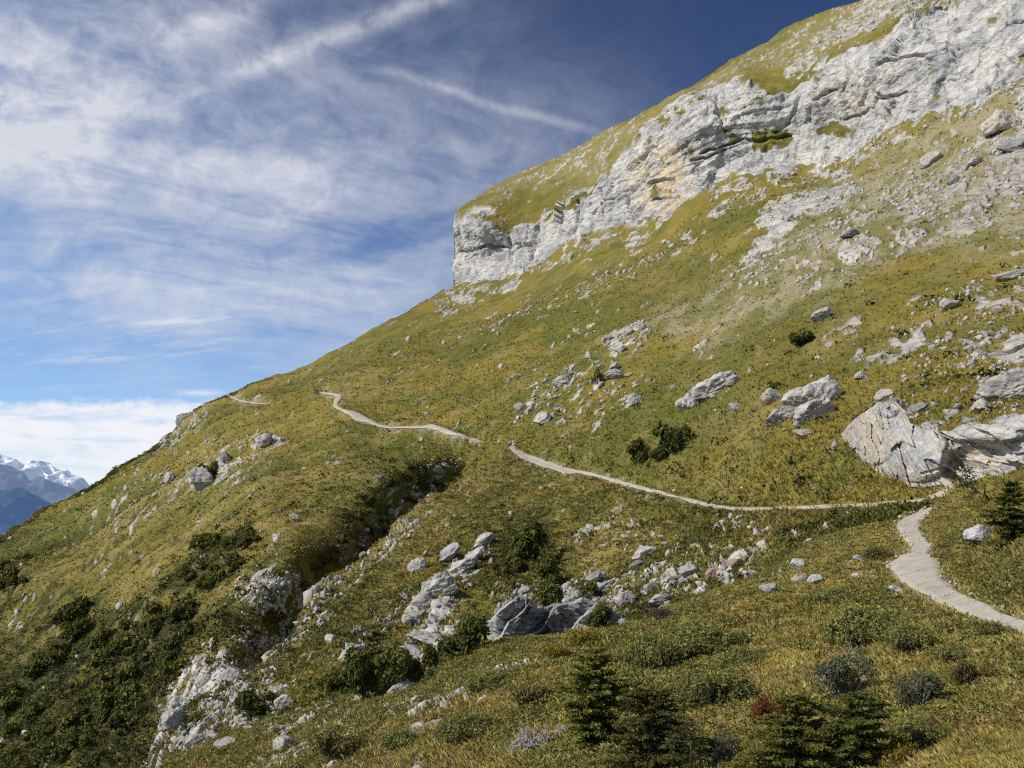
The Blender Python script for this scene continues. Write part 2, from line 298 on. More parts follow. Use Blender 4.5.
# ------------------------------------------------------------------ what grows and lies where
G_OL = np.array((0.188, 0.145, 0.028)); G_GR = np.array((0.112, 0.113, 0.022)); G_TAN = np.array((0.265, 0.205, 0.086)); G_DK = np.array((0.035, 0.042, 0.011)); G_RU = np.array((0.105, 0.068, 0.022))
R_LT = np.array((0.405, 0.38, 0.325)); R_GY = np.array((0.295, 0.28, 0.248)); R_OC = np.array((0.40, 0.29, 0.16)); R_DK = np.array((0.16, 0.155, 0.145)); EARTH = np.array((0.33, 0.275, 0.20))
REG_C = [([(770,60),(860,-5),(1190,-170),(1190,-60),(1024,-14),(908,20),(829,58),(790,88)], 0.66, 20), ([(640,110),(860,-5),(1190,-170),(1190,-60),(1024,-14),(908,20),(829,58),(740,78),(670,105),(600,178),(490,205),(470,200),(560,150)], 0.50, 14),
  ([(438,300),(452,280),(545,262),(596,234),(643,226),(713,180),(740,168),(802,172),(841,160),(888,133),(943,111),(1024,78),(1190,15),(1190,40),(1024,100),(900,145),(845,178),(760,190),(700,200),(640,240),(560,268),(500,290),(470,305)], 0.62, 8),
  ([(738,272),(768,203),(800,190),(850,176),(866,190),(820,217),(782,238),(756,262)], 0.78, 8), ([(690,215),(760,180),(770,200),(720,225)], 0.5, 8),
  ([(690,300),(760,230),(830,195),(1024,95),(1190,30),(1190,240),(1024,238),(900,250),(820,300)], 0.475, 26), ([(880,300),(1024,240),(1190,180),(1190,410),(1024,400),(900,395),(790,330)], 0.44, 30), ([(930,330),(1024,270),(1100,260),(1100,390),(980,400)], 0.56, 20),
  ([(900,185),(960,150),(1024,130),(1190,60),(1190,200),(1024,225),(960,235),(880,218)], 0.62, 14), ([(975,138),(1024,95),(1190,40),(1190,120),(1024,160),(985,160)], 0.80, 10),
  ([(560,292),(690,228),(704,250),(580,307)], 0.42, 10), ([(425,305),(480,283),(490,296),(440,318)], 0.55, 8), ([(590,342),(636,322),(664,338),(612,362)], 0.62, 8),
  ([(500,420),(560,365),(650,370),(640,410),(540,430)], 0.38, 10), ([(60,505),(200,420),(300,420),(280,480),(120,560)], 0.36, 30), ([(470,320),(600,262),(620,290),(500,350)], 0.36, 14),
  ([(130,800),(165,690),(215,650),(255,676),(240,725),(200,800)], 0.60, 14), ([(225,590),(300,558),(295,600),(240,640)], 0.56, 12), ([(162,446),(195,405),(216,400),(192,440),(170,455)], 0.47, 6),
  ([(225,655),(300,590),(330,590),(300,640),(250,690)], 0.55, 8), ([(180,500),(195,470),(225,455),(240,465),(205,500)], 0.62, 6), ([(250,455),(275,430),(292,435),(270,460)], 0.5, 6),
  ([(330,560),(440,450),(470,470),(390,540)], 0.46, 12), ([(740,470),(900,480),(890,505),(740,500)], 0.36, 10), ([(840,440),(880,405),(1024,400),(1100,430),(1100,480),(940,480),(880,470)], 0.47, 8)]
REG_B = [([(408,690),(402,600),(440,570),(490,535),(502,545),(470,585),(445,620),(434,690)], 0.60, 8), ([(480,645),(490,590),(600,572),(700,560),(740,560),(700,600),(640,612),(560,642)], 0.50, 12),
  ([(690,512),(760,514),(800,520),(872,510),(830,540),(770,562),(720,540)], 0.40, 10), ([(700,560),(740,545),(765,575),(720,600)], 0.50, 8), ([(120,800),(190,700),(245,676),(310,690),(280,750),(220,820)], 0.57, 10),
  ([(330,670),(350,640),(380,620),(420,585),(430,590),(380,650)], 0.45, 8), ([(560,530),(640,520),(690,540),(640,560),(570,560)], 0.42, 14), ([(240,690),(300,615),(400,525),(430,505),(420,530),(330,620),(265,700)], 0.48, 6)]
REG_A = [([(240,790),(250,722),(300,700),(360,700),(430,720),(440,790)], 0.42, 14), ([(760,592),(768,566),(800,560),(830,572),(826,592)], 0.46, 8), ([(400,760),(420,700),(520,650),(560,640),(560,660),(460,720)], 0.40, 10)]
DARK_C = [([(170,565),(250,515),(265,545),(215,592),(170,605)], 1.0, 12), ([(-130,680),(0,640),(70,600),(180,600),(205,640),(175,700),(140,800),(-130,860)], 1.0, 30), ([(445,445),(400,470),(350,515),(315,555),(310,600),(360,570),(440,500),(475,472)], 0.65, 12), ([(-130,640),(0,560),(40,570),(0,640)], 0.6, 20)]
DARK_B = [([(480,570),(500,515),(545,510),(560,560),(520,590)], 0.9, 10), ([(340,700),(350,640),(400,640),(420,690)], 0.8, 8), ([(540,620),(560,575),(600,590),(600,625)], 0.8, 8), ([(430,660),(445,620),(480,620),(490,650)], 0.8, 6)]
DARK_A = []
def regions(u, v, regs):
    r = np.zeros(u.shape)
    for poly, val, soft in regs: r = np.maximum(r, val*sst(-soft, soft, poly_sd(u, v, poly)))
    return r
def finish(s, key, regs, dark, scale):
    """relief, colour and rock mask of one slope; scale = metres per survey pixel, roughly"""
    n = normals(s.P)
    if key == 'C':                                         # the jump in the skyline at the cliff's nose
        ku = s.u[0]; a_ = int(np.searchsorted(ku, 444)); b_ = int(np.searchsorted(ku, 462)); kn = int(s.nv*0.70)
        for c_ in range(a_, b_):
            w_ = (c_-a_)/(b_-a_); n[:kn, c_] = n[:kn, a_]*(1-w_)+n[:kn, b_]*w_
            if ku[c_] > 452.2: n[kn:, c_] = n[kn:, b_]
            else: n[kn:, c_] = n[kn-3, a_]
        n /= np.maximum(np.linalg.norm(n, axis=-1, keepdims=True), 1e-9)
    s.n = n; Q = s.P; u, v, y = s.u, s.v, s.y
    wob = 9*fbm(Q/(scale*26), 3); wob2 = 9*fbm(Q/(scale*26)+50, 3)
    uw, vw = u+wob, v+wob2
    # rock patches drawn out along the strata
    along = np.array((0.30, 0.86, 0.42)); along /= np.linalg.norm(along)
    st = Q-np.outer((Q@along).ravel(), along).reshape(Q.shape)*0.68
    rn = 0.62*fbm(st/(scale*14), 4, 0.6)+0.5*fbm(st/(scale*4.5)+9, 3)
    inten = regions(uw, vw, regs)
    base = {'C': 0.235, 'B': 0.20, 'A': 0.02}[key]
    fine = fbm(st/(scale*2.6)+23, 2); rock = sst(0.50, 0.60, np.maximum(inten*0.94, base)+rn*0.40+fine*0.17)
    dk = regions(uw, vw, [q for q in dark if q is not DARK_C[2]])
    pd = np.full(u.shape, 1e9)
    for strip in PATHPX[key]:
        a = strip[:, 0]; b = strip[:, -1]; c = strip[:, strip.shape[1]//2]; st_ = max(1, len(c)//40)
        hw = np.interp(u, np.sort(c[:, 0]), (np.hypot(*(b-a).T)/2)[np.argsort(c[:, 0])]) if key != 'A' else 0
        if key == 'A': d = -poly_sd(u, v, list(map(tuple, a[::3]))+list(map(tuple, b[::-3])))
        else: d = line_d(u, v, c[::st_])-hw
        pd = np.minimum(pd, d)
    onp = 1-sst(1.0, 9.0 if key == 'A' else 6.0, pd); s.pathd = pd
    rock = rock*(1-onp)
    rd = {'C': P(300, 490, 240)-P(20, 640, 262), 'B': P(505, 450, 198)-P(240, 690, 86), 'A': P(905, 520, 50)-P(484, 645, 38)}[key]; rd = rd/np.linalg.norm(rd)
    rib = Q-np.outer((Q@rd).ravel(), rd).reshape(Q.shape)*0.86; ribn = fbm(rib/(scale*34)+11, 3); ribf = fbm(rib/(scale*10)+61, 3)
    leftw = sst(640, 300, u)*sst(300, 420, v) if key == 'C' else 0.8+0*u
    # colour
    t1 = fbm(Q/(scale*60), 4)*0.5+0.5; t2 = fbm(Q/(scale*16)+31, 4)*0.5+0.5; t3 = fbm(st/(scale*9)+77, 4)*0.5+0.5; t4 = fbm(Q/(scale*6)+5, 3)*0.5+0.5
    c = mixc(np.broadcast_to(G_OL, u.shape+(3,)), G_GR, sst(0.38, 0.72, 0.5*t1+0.5*t2))
    tan = {'C': 0.32, 'B': 0.60, 'A': 0.62}[key]
    c = mixc(c, G_GR*0.85, sst(0.52, 0.68, fbm(Q/(scale*110)+90, 3)*0.5+0.5)*0.55); c = mixc(c, G_TAN, sst(0.46, 0.85, t3)*tan)
    c = mixc(c, G_RU, sst(0.60, 0.8, t4)*(0.35 if key != 'C' else 0.12))
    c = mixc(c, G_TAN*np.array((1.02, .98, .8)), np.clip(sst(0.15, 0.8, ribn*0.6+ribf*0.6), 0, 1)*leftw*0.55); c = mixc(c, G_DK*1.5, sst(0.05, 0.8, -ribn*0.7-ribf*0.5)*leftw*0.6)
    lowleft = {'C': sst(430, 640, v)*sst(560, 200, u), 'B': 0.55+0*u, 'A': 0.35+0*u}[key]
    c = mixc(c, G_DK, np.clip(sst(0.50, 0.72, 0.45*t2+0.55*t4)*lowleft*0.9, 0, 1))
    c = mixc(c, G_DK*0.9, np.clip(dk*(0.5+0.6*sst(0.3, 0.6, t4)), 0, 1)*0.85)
    # tan rims: the sunlit ridge on the left and the spur's edge
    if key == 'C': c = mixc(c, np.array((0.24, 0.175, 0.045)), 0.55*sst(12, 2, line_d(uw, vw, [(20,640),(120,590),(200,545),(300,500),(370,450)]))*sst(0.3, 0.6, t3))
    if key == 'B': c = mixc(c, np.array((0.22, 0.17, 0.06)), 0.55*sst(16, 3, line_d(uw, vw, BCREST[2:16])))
    rc = mixc(np.broadcast_to(R_LT, u.shape+(3,)), R_GY, sst(0.35, 0.7, t2)*0.8)
    rc = mixc(rc, R_OC, sst(0.62, 0.85, t1)*0.35)
    if key == 'C':
        grey = np.maximum(sst(-14, 14, poly_sd(uw, vw, REG_C[8][0])), sst(-14, 14, poly_sd(uw, vw, REG_C[6][0]))*0.75); rc = mixc(rc, np.array((0.30, 0.265, 0.225)), grey*0.75)
    cl = 0*u
    if key == 'C':
        cuw, cvw = u+0.6*wob+3*fbm(Q/6, 2), v+0.6*wob2+3*fbm(Q/6+9, 2)
        cl = sst(-1.2, 1.2, poly_sd(cuw, cvw, CLIFF))
        ledge = [([(566,196),(600,183),(625,170),(640,150),(600,190),(520,240)], 1, 5), ([(745,128),(765,122),(800,140),(790,150),(750,148)], 1, 4), ([(812,133),(832,122),(858,130),(840,140)], 1, 4), ([(640,118),(700,96),(720,100),(660,125)], .8, 4),
                 ([(690,110),(780,92),(800,96),(720,120)], .7, 5), ([(850,66),(890,48),(905,52),(870,74)], .7, 4), ([(455,218),(463,212),(500,212),(516,240),(490,226)], .9, 4)]
        lg = sst(0.60, 0.70, regions(cuw, cvw, ledge)*(0.55+0.5*t4)+0.10*fbm(Q/2.5, 2))
        lg = np.maximum(lg, sst(0.77, 0.80, t3*0.5+t2*0.5)*0.9)
        s.cliff = cl; clr = cl*(1-lg*0.9)
        cc = mixc(np.broadcast_to(np.array((0.45, 0.427, 0.38)), u.shape+(3,)), np.array((0.345, 0.332, 0.31)), sst(0.35, 0.75, t2))
        vst = fbm(Q*np.array((1/5, 1/5, 1/30))+3, 4)*0.5+0.5
        cc = mixc(cc, np.array((0.25, 0.25, 0.255)), sst(0.55, 0.8, vst)*0.7)
        och = np.maximum(sst(45, 8, np.hypot(u-662, (v-180)*0.8)), 0.4*sst(40, 5, np.hypot(u-850, v-100)))
        cc = mixc(cc, np.array((0.54, 0.39, 0.20)), och*sst(0.35, 0.65, t4)*0.8)
        rc = mixc(rc, 0, cl)+cc*cl[..., None]; rock = np.maximum(rock, clr)*(1-cl*lg*0.9)
    c = mixc(c, 0, rock)+rc*rock[..., None]
    if key == 'C':                                         # thin stony turf under the cliff
        sty = sst(-24, 24, poly_sd(uw, vw, [(640,330),(760,262),(830,190),(900,142),(1024,82),(1190,25),(1190,240),(1024,238),(900,250),(800,300),(700,340)]))
        c = mixc(c, np.array((0.29, 0.25, 0.155)), sty*(1-rock)*np.clip(0.25+0.55*sst(0.35, 0.65, t3), 0, 1)*1.0)
        upp = sst(-6, 10, poly_sd(uw, vw, REG_C[1][0]))*(1-cl); c = mixc(c, np.array((0.26, 0.21, 0.085)), upp*(1-rock)*0.55)
    c = mixc(c, EARTH, np.clip(1-sst(-2, 3.5, pd+4*fbm(Q/(scale*5), 2)), 0, 1)*0.75)
    # relief
    if key == 'C':
        d = 1.5*fbm(Q/45, 3)+0.55*fbm(Q/13, 3)+0.30*fbm(Q/4.2, 3)+0.15*fbm(Q/1.6, 2)
        d = d*(0.30+0.70*sst(60, 220, y))
        rr = ridged(st/7, 3)*0.8+facets(st[..., 0]+st[..., 1]*0.4, st[..., 2], 2.6, 1.8, 5)*0.55+0.25*fbm(Q/2.0, 2)+0.2
        d = d+rock*(1-cl)*(rr-0.55)*(0.35+0.65*sst(60, 260, y))
        d = d+leftw*(ribn*1.5+ribf*0.55)*sst(100, 220, y)
        gul = sst(0.2, 1, regions(uw, vw, [DARK_C[2]]))
        d = d+gul*(ridged(Q/9+3, 4)-0.5)*2.6
        # the cliff: buttresses, ledges along the strata, cracks
        al = 0.66*Q[..., 0]-0.75*Q[..., 1]+2.5*fbm(Q/14+8, 2); zz = Q[..., 2]+0.10*al+2.0*fbm(Q/12+28, 2)
        zt = Q[..., 2]+0.24*Q[..., 1]+4*fbm(Q/40, 2)
        def steps(z, h): f = z/h-np.floor(z/h); return (sst(0.80, 1.0, f)-f)
        b1 = facets(al, zz, 38, 60, 1)*3.4+facets(al, zz, 13, 24, 2)*1.9+facets(al, zz, 5.5, 6, 3)*1.0+facets(al, zz, 2.8, 2.4, 4)*0.45
        patch = sst(0.30, 0.70, fbm(Q/38+60, 2)*0.5+0.5); b2 = (steps(zt, 11.0)*1.3+steps(zt+3, 4.6)*0.7)*(0.25+patch)
        b4 = fbm(Q/4.2, 2)*0.35+fbm(Q/1.8, 2)*0.2
        fis = 0*u
        for ck in CRACKS: fis = np.maximum(fis, sst(2.0, 0.5, line_d(u+0.25*wob+1.2*fbm(Q/4, 2), v+0.25*wob2+1.2*fbm(Q/4+5, 2), ck)))
        d = mix(d, b1+b2+b4-fis*2.6, cl); s.fis = fis
        d = d*mix(1, 0.35, s.back)
    elif key == 'B':
        d = 1.1*fbm(Q/22, 3)+0.42*fbm(Q/7, 3)+0.18*fbm(Q/2.2, 3)+0.10*fbm(Q/0.9, 2)
        d = d*sst(-2, 40, np.abs(v-np.interp(u, [p[0] for p in BCREST], [p[1] for p in BCREST]))+np.where(u < 500, 40, 0))
        d = d+rock*(facets(Q[..., 0]*0.8+Q[..., 2]*0.6, Q[..., 2]*0.8-Q[..., 0]*0.6+Q[..., 1]*0.25, 2.6, 1.0, 51)*0.62+facets(Q[..., 0]*0.8+Q[..., 2]*0.6, Q[..., 2]*0.8-Q[..., 0]*0.6+Q[..., 1]*0.25, 0.9, 0.45, 52)*0.22+0.12*fbm(Q/1.6, 3)+0.15)+0.4*ribn+0.2*ribf
    else:
        d = 0.30*fbm(Q/9, 3)+0.15*fbm(Q/2.6, 3)+0.07*fbm(Q/0.8, 2)+0.035*fbm(Q/0.3, 2)
        d = d*(0.35+0.65*sst(8, 35, y))+rock*(ridged(st/1.6, 3)*0.35-0.1)
    d = mix(d, -0.05-0.0003*y, onp)
    s.P = Q+n*d[..., None]; s.inten = inten; s.rock = rock; s.col = c; s.dk = dk; s.onp = onp; s.n = n
    return s
finish(SC, 'C', REG_C, DARK_C, 0.45)
c0_ = int(np.searchsorted(SC.u[0], 453.0)); kn_ = int(SC.nv*0.70)
for j_ in range(1, 7):                                     # the side wall of the cliff's nose runs back into the mountain
    SC.P[kn_+1:, c0_-j_] = SC.P[kn_+1:, c0_]+np.array((2.2+0.5*j_, 7.0*j_, 0.0)); SC.rock[kn_+1:, c0_-j_] = SC.rock[kn_+1:, c0_]; SC.col[kn_+1:, c0_-j_] = SC.col[kn_+1:, c0_]
finish(SB, 'B', REG_B, DARK_B, 0.14); finish(SA, 'A', REG_A, DARK_A, 0.045)
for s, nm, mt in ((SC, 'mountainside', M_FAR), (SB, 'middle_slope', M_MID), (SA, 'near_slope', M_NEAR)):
    nr, nc = s.u.shape
    qd = quads(nr, nc)
    if s is SC:                                            # no skin stretched between the skyline and the cliff's side wall
        qi = np.arange((nr-1)*(nc-1)).reshape(nr-1, nc-1); keep = np.ones(qi.shape, bool); keep[kn_:, c0_-7] = False; qd = qd[keep.ravel()]
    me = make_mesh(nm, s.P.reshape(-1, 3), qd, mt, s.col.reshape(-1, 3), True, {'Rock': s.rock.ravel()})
    tag(new_obj(nm, me), kind='structure')
# ------------------------------------------------------------------ paths
def path_mat(name, sc, c1, c2):
    m, nt, b, out = new_mat(name); oc = tcoord()
    n1 = xnoise(oc, sc, 6, 0.7); n2 = xnoise(oc, sc*0.12, 3)
    nt.links.new(xmix(n1*1.0+n2*1.5-0.75, c1, c2), b.inputs['Base Color'])
    nt.links.new(bump(n1, 0.7, 0.6/sc), b.inputs['Normal']); return m
M_PATH = path_mat('gravel', 14.0, (0.31, 0.27, 0.21), (0.52, 0.465, 0.38)); M_TRAIL = path_mat('trail_gravel', 2.2, (0.30, 0.255, 0.19), (0.46, 0.405, 0.32))
def path_mesh(name, strip, yfun, mat):
    u, v = strip[..., 0], strip[..., 1]; y = yfun(u, v); Q = P(u, v, y); n = normals(Q)
    if n[..., 2].mean() < 0: n = -n
    lift = 0.02+0.0009*y+0.007*fbm(Q/0.9, 2)*np.minimum(1, 30/y)
    w = np.linspace(-1, 1, u.shape[1])[None]; lift = lift-(0.05+0.0006*y)*sst(0.75, 1.0, np.abs(w))
    Q = Q+n*lift[..., None]
    jit = 0.075 if name == 'path' else 0.18
    e = (Q[:, -1]-Q[:, 0]); Q = Q+e[:, None]*(w[..., None]*(fbm(Q/(1.3 if name == 'path' else 5), 3)*jit*1.6)[..., None])
    o = new_obj(name, make_mesh(name, Q.reshape(-1, 3), quads(*u.shape), mat, None, True)); tag(o, kind='structure'); return o
path_mesh('path', SPA, FA.y, M_PATH)
path_mesh('trail', ST1, lambda u, v: np.minimum(FB.y(u, v), FC.y(u, v))*0.9995, M_TRAIL)
path_mesh('trail', ST2, FC.y, M_TRAIL); path_mesh('trail', ST3, FC.y, M_TRAIL); path_mesh('trail', band(T4, 40, 7), FC.y, M_TRAIL)
# ------------------------------------------------------------------ far mountains and the valley
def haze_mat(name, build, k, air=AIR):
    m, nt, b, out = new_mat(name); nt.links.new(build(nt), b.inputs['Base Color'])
    e = nt.nodes.new('ShaderNodeEmission'); e.inputs[0].default_value = (*air, 1)  # distance haze put into the material as a steady glow of air colour
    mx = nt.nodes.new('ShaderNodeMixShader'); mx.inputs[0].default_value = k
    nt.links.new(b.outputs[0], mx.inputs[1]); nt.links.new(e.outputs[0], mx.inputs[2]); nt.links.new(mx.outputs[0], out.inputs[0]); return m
def ridge(name, prof, y0, depth, base, amp, mat, u0=-420, u1=330, nu=380, nv=120):
    U = np.linspace(u0, u1, nu); v = interp(U, prof); zt = (HV-v)/F*y0
    t = np.linspace(0, 1, nv)[:, None]; y = y0-depth*(1-t)**1.0; z = base+(zt[None]-base)*t**1.15
    Q = np.stack([np.repeat(((U-CU)/F*y0)[None], nv, 0), y+0*z, z], -1)
    r = 1.5*(ridged(Q*np.array((1, 1, 0.5))/(amp*3.2), 6, 0.62)-0.55)+0.4*fbm(Q/(amp*1.2), 4)
    Q[..., 2] += r*amp*(1-0.86*t**3)*np.minimum(1, 6*t); Q[..., 1] -= r*amp*1.3
    k = np.linspace(0.1, 1, 8)[:, None]; bk = np.repeat(Q[-1][None], 8, 0); bk[..., 1] += k*depth*0.5; bk[..., 2] -= k*1200
    Q = np.concatenate([Q, bk]); snow = np.zeros(Q.shape[:2])
    o = new_obj(name, make_mesh(name, Q.reshape(-1, 3), quads(*Q.shape[:2]), mat, None, True)); tag(o, kind='structure')
def snowy(nt):
    oc = tcoord(); n = xnoise(oc, 0.0016, 7, 0.6); g = nt.nodes.new('ShaderNodeNewGeometry'); s = nt.nodes.new('ShaderNodeSeparateXYZ'); nt.links.new(g.outputs['Position'], s.inputs[0])
    sn = xs(330, 560, X(s.outputs[2])+(n-0.5)*500.0)
    return xmix(sn, (0.10, 0.11, 0.13), (0.85, 0.86, 0.88))
def rocky(nt):
    oc = tcoord(); n = xnoise(oc, 0.003, 7, 0.6); return xmix(xs(0.35, 0.65, n), (0.05, 0.065, 0.06), (0.20, 0.19, 0.18))
def wooded(nt):
    oc = tcoord(); n = xnoise(oc, 0.004, 7, 0.6); return xmix(xs(0.35, 0.65, n), (0.025, 0.045, 0.03), (0.09, 0.11, 0.07))
ridge('snowy_mountain', [(-420,400),(-150,432),(-60,440),(-20,447),(0,454),(8,456),(18,463),(30,459),(42,460),(52,468),(60,466),(70,474),(78,476),(86,487),(100,494),(130,505),(330,540)], 15000, 5000, -900, 420, haze_mat('hazy_snow_and_rock', snowy, 0.25, (0.36, 0.46, 0.64)))
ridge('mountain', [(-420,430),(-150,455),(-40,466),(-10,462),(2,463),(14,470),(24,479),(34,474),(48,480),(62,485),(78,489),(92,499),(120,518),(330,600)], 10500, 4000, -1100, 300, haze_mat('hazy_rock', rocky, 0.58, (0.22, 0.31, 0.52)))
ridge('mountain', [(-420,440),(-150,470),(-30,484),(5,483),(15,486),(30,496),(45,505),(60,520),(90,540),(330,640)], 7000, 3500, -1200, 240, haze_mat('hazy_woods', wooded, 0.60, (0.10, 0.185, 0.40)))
rr_ = 60000.0; aa = np.linspace(0, 2*math.pi, 73)[:-1]
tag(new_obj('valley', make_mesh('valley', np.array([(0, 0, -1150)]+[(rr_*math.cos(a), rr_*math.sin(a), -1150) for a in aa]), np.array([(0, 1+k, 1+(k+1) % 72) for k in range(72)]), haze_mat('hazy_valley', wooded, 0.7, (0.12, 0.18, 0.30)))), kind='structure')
# ------------------------------------------------------------------ sky, sun, camera
SUN = Vector((-0.74, -0.36, 0.60)).normalized()
def make_world():
    w = bpy.data.worlds.new('World'); scene.world = w; w.use_nodes = True; nt = w.node_tree; nt.nodes.clear(); X.nt = nt
    out = nt.nodes.new('ShaderNodeOutputWorld'); bg = nt.nodes.new('ShaderNodeBackground'); nt.links.new(bg.outputs[0], out.inputs[0])
    sky = nt.nodes.new('ShaderNodeTexSky'); sky.sky_type = 'NISHITA'; sky.sun_disc = False
    sky.sun_elevation = math.asin(SUN.z); sky.sun_rotation = math.atan2(SUN.x, SUN.y); sky.altitude = 2000; sky.air_density = 1.0; sky.dust_density = 0.4; sky.ozone_density = 2.0
    bg.inputs[1].default_value = 0.115
    tc = nt.nodes.new('ShaderNodeTexCoord'); sp = nt.nodes.new('ShaderNodeSeparateXYZ'); nt.links.new(tc.outputs['Generated'], sp.inputs[0])
    x, y, z = (X(sp.outputs[k]) for k in range(3))
    yy = X.m('MAXIMUM', y, 0.12)
    a = x/yy*10.0+5.12; b = 5.2-z/yy*10.0                      # bearing and height in the sky
    h = X.m('MAXIMUM', z, 0.0)+0.10
    wx, wy = x/h, y/h                                          # the flat cloud deck overhead
    warp = xnoise(xvec(wx, wy, 0.3), 0.9, 3)
    ca, sa = math.cos(0.5), math.sin(0.5)
    f1 = (wx*ca+wy*sa)+warp*0.9; f2 = (wy*ca-wx*sa)+warp*0.5
    grain0 = xnoise(xvec(a*1.0+b*0.6, b*1.5-a*0.5, 12.0), 1.4, 8, 0.62, 0.8)
    fib = xnoise(xvec(f1*0.55, f2*1.7, 1.7), 1.9, 9, 0.66, 0.7)   # cirrus fibres
    fib2 = xnoise(xvec(f1*1.5, f2*1.1, 4.7), 1.1, 7, 0.6, 0.6)
    tex = fib*0.30+fib2*0.55+grain0*0.25
    wisp = xs(0.36, 0.78, tex)
    veil = xgauss(a, b, 0.1, 1.0, 1.5, 0.85)*1.75+xgauss(a, b, 1.2, 0.2, 1.2, 0.5)*0.5+xgauss(a, b, 2.3, 2.1, 2.4, 1.3)*1.0+xgauss(a, b, 3.9, 2.8, 1.2, 0.9)*0.35+xgauss(a, b, 5.3, 1.35, 1.5, 0.55)*0.36+xgauss(a, b, 0.6, 2.9, 1.8, 0.35)*0.35+xgauss(a, b, 3.0, 0.4, 2.4, 0.8)*0.30
    grain = xnoise(xvec(a*1.0, b*1.0, 2.0), 5.0, 7, 0.65, 0.8)
    def trail(x0, y0, x1, y1, wd, amt, seed):
        dx, dy = x1-x0, y1-y0; L = math.hypot(dx, dy); dx /= L; dy /= L
        s = (a-x0)*dx+(b-y0)*dy; t = (b-y0)*dx-(a-x0)*dy
        t = t+(xnoise(xvec(s, 0.0, seed), 1.2, 3)-0.5)*0.18
        g = X.m('POWER', 2.718, t*t*(-1.0/(wd*wd)))
        return g*xs(-0.15, 0.35, s)*xs(L+0.25, L-0.3, s)*amt*xs(0.25, 0.7, grain*0.7+xnoise(xvec(a, b, seed), 1.3, 3)*0.45)
    con = trail(2.25, 0.78, 4.6, -0.12, 0.11, 0.46, 3.1)+trail(3.7, 0.66, 5.95, 1.33, 0.05, 0.28, 7.7)+trail(1.3, 0.62, 2.8, -0.1, 0.15, 0.30, 9.2)+trail(-0.4, 1.55, 1.9, 1.0, 0.22, 0.25, 5.5)
    lowst = xs(0.50, 0.72, xnoise(xvec(a*0.35, b*2.6+a*0.3, 8.0), 2.2, 6, 0.6, 0.5))*xgauss(a, b, 1.2, 3.35, 1.6, 0.42)*0.55
    lowst = lowst+xgauss(a, b, 2.0, 3.93, 0.2, 0.03)*0.5
    topn = xnoise(xvec(a*0.5, 0.0, 3.0), 1.6, 5, 0.55)
    puff = xnoise(xvec(a*1.0, b*1.6, 15.0), 3.2, 6, 0.6, 0.3)
    bank = xs(0.0, 0.14, b-(3.80+topn*0.36)+0.02+(puff-0.5)*0.28)
    bands = xnoise(xvec(a*0.42, b*3.2-a*0.12, 6.0), 2.6, 7, 0.6, 0.5)
    bank = bank*(xs(0.32, 0.60, bands*0.65+puff*0.35)*0.62+0.36)*xs(2.6, 1.7, a)
    cl = X.m('MINIMUM', veil*(wisp*0.72+grain*wisp*0.62+0.03)+con+lowst, 0.86)
    cl = X.m('MAXIMUM', cl, bank)
    cl = cl*xs(-0.02, 0.05, z)*xs(0.0, 0.25, y)+(1.0-xs(0.0, 0.25, y))*wisp*0.4
    pol = xs(-2.6, 6.4, a*0.95-b*1.0)*xs(-0.1, 0.3, y)          # the deep polarised blue away from the sun
    skyc = xscale(sky.outputs[0], X.m('POWER', pol, 0.8)*-0.75+1.12); skyc = xmix(pol, xscale(skyc, (0.86, 0.98, 1.14)), xscale(skyc, (0.85, 1.0, 1.40)))
    cc = xmix(xs(3.0, 4.2, b), (6.5, 6.65, 7.05), (7.8, 7.9, 8.2))
    nt.links.new(xmix(cl, skyc, cc), bg.inputs[0])
SKYT = (1.0, 1.0, 1.0)
make_world()
sl = bpy.data.lights.new('sun', 'SUN'); sl.energy = 4.9; sl.angle = math.radians(0.5); sl.color = (1.0, 0.955, 0.87)
so = link(bpy.data.objects.new('sun', sl)); so.rotation_euler = SUN.to_track_quat('Z', 'Y').to_euler(); so.location = (-40, -20, 60)
cd = bpy.data.cameras.new('camera'); cam = link(bpy.data.objects.new('camera', cd)); scene.camera = cam
cd.sensor_width = 36; cd.lens = 36*F/1024; cd.shift_y = (HV-384)/1024; cd.clip_start = 0.2; cd.clip_end = 120000
cam.location = (0, 0, 0); cam.rotation_euler = (math.pi/2, 0, 0)
scene.view_settings.view_transform = 'Standard'; scene.view_settings.look = 'None'; scene.view_settings.exposure = 0
scene.render.resolution_x = 1024; scene.render.resolution_y = 768
# ------------------------------------------------------------------ where a sight line meets the finished land
BW, BH, BU, BV, BQ = 670, 505, -140, -60, 2.0
_D = np.full(BW*BH, 1e9)
for s in (SC, SB, SA):
    Q = s.P.reshape(-1, 3); ok = Q[:, 1] > 2
    iu = np.round((CU+Q[:, 0]/np.maximum(Q[:, 1], 1)*F-BU)/BQ).astype(int); iv = np.round((HV-Q[:, 2]/np.maximum(Q[:, 1], 1)*F-BV)/BQ).astype(int)
    ok &= (iu >= 0) & (iu < BW) & (iv >= 0) & (iv < BH); np.minimum.at(_D, iv[ok]*BW+iu[ok], Q[ok, 1])
_D = _D.reshape(BH, BW)
for _ in range(3):
    Z = np.pad(_D, 1, constant_values=1e9); nb_ = np.min([Z[1+a:BH+1+a, 1+b:BW+1+b] for a in (-1, 0, 1) for b in (-1, 0, 1)], 0)
    _D = np.where(_D > 1e8, nb_, _D)
def hit(u, v):
    a = _D[np.clip(np.round((np.asarray(v)-BV)/BQ).astype(int), 0, BH-1), np.clip(np.round((np.asarray(u)-BU)/BQ).astype(int), 0, BW-1)]
    return np.where(a > 1e8, 400, a)
def place(u, v):
    y = float(hit(u, v)); return Vector(P(u, v, y)), y
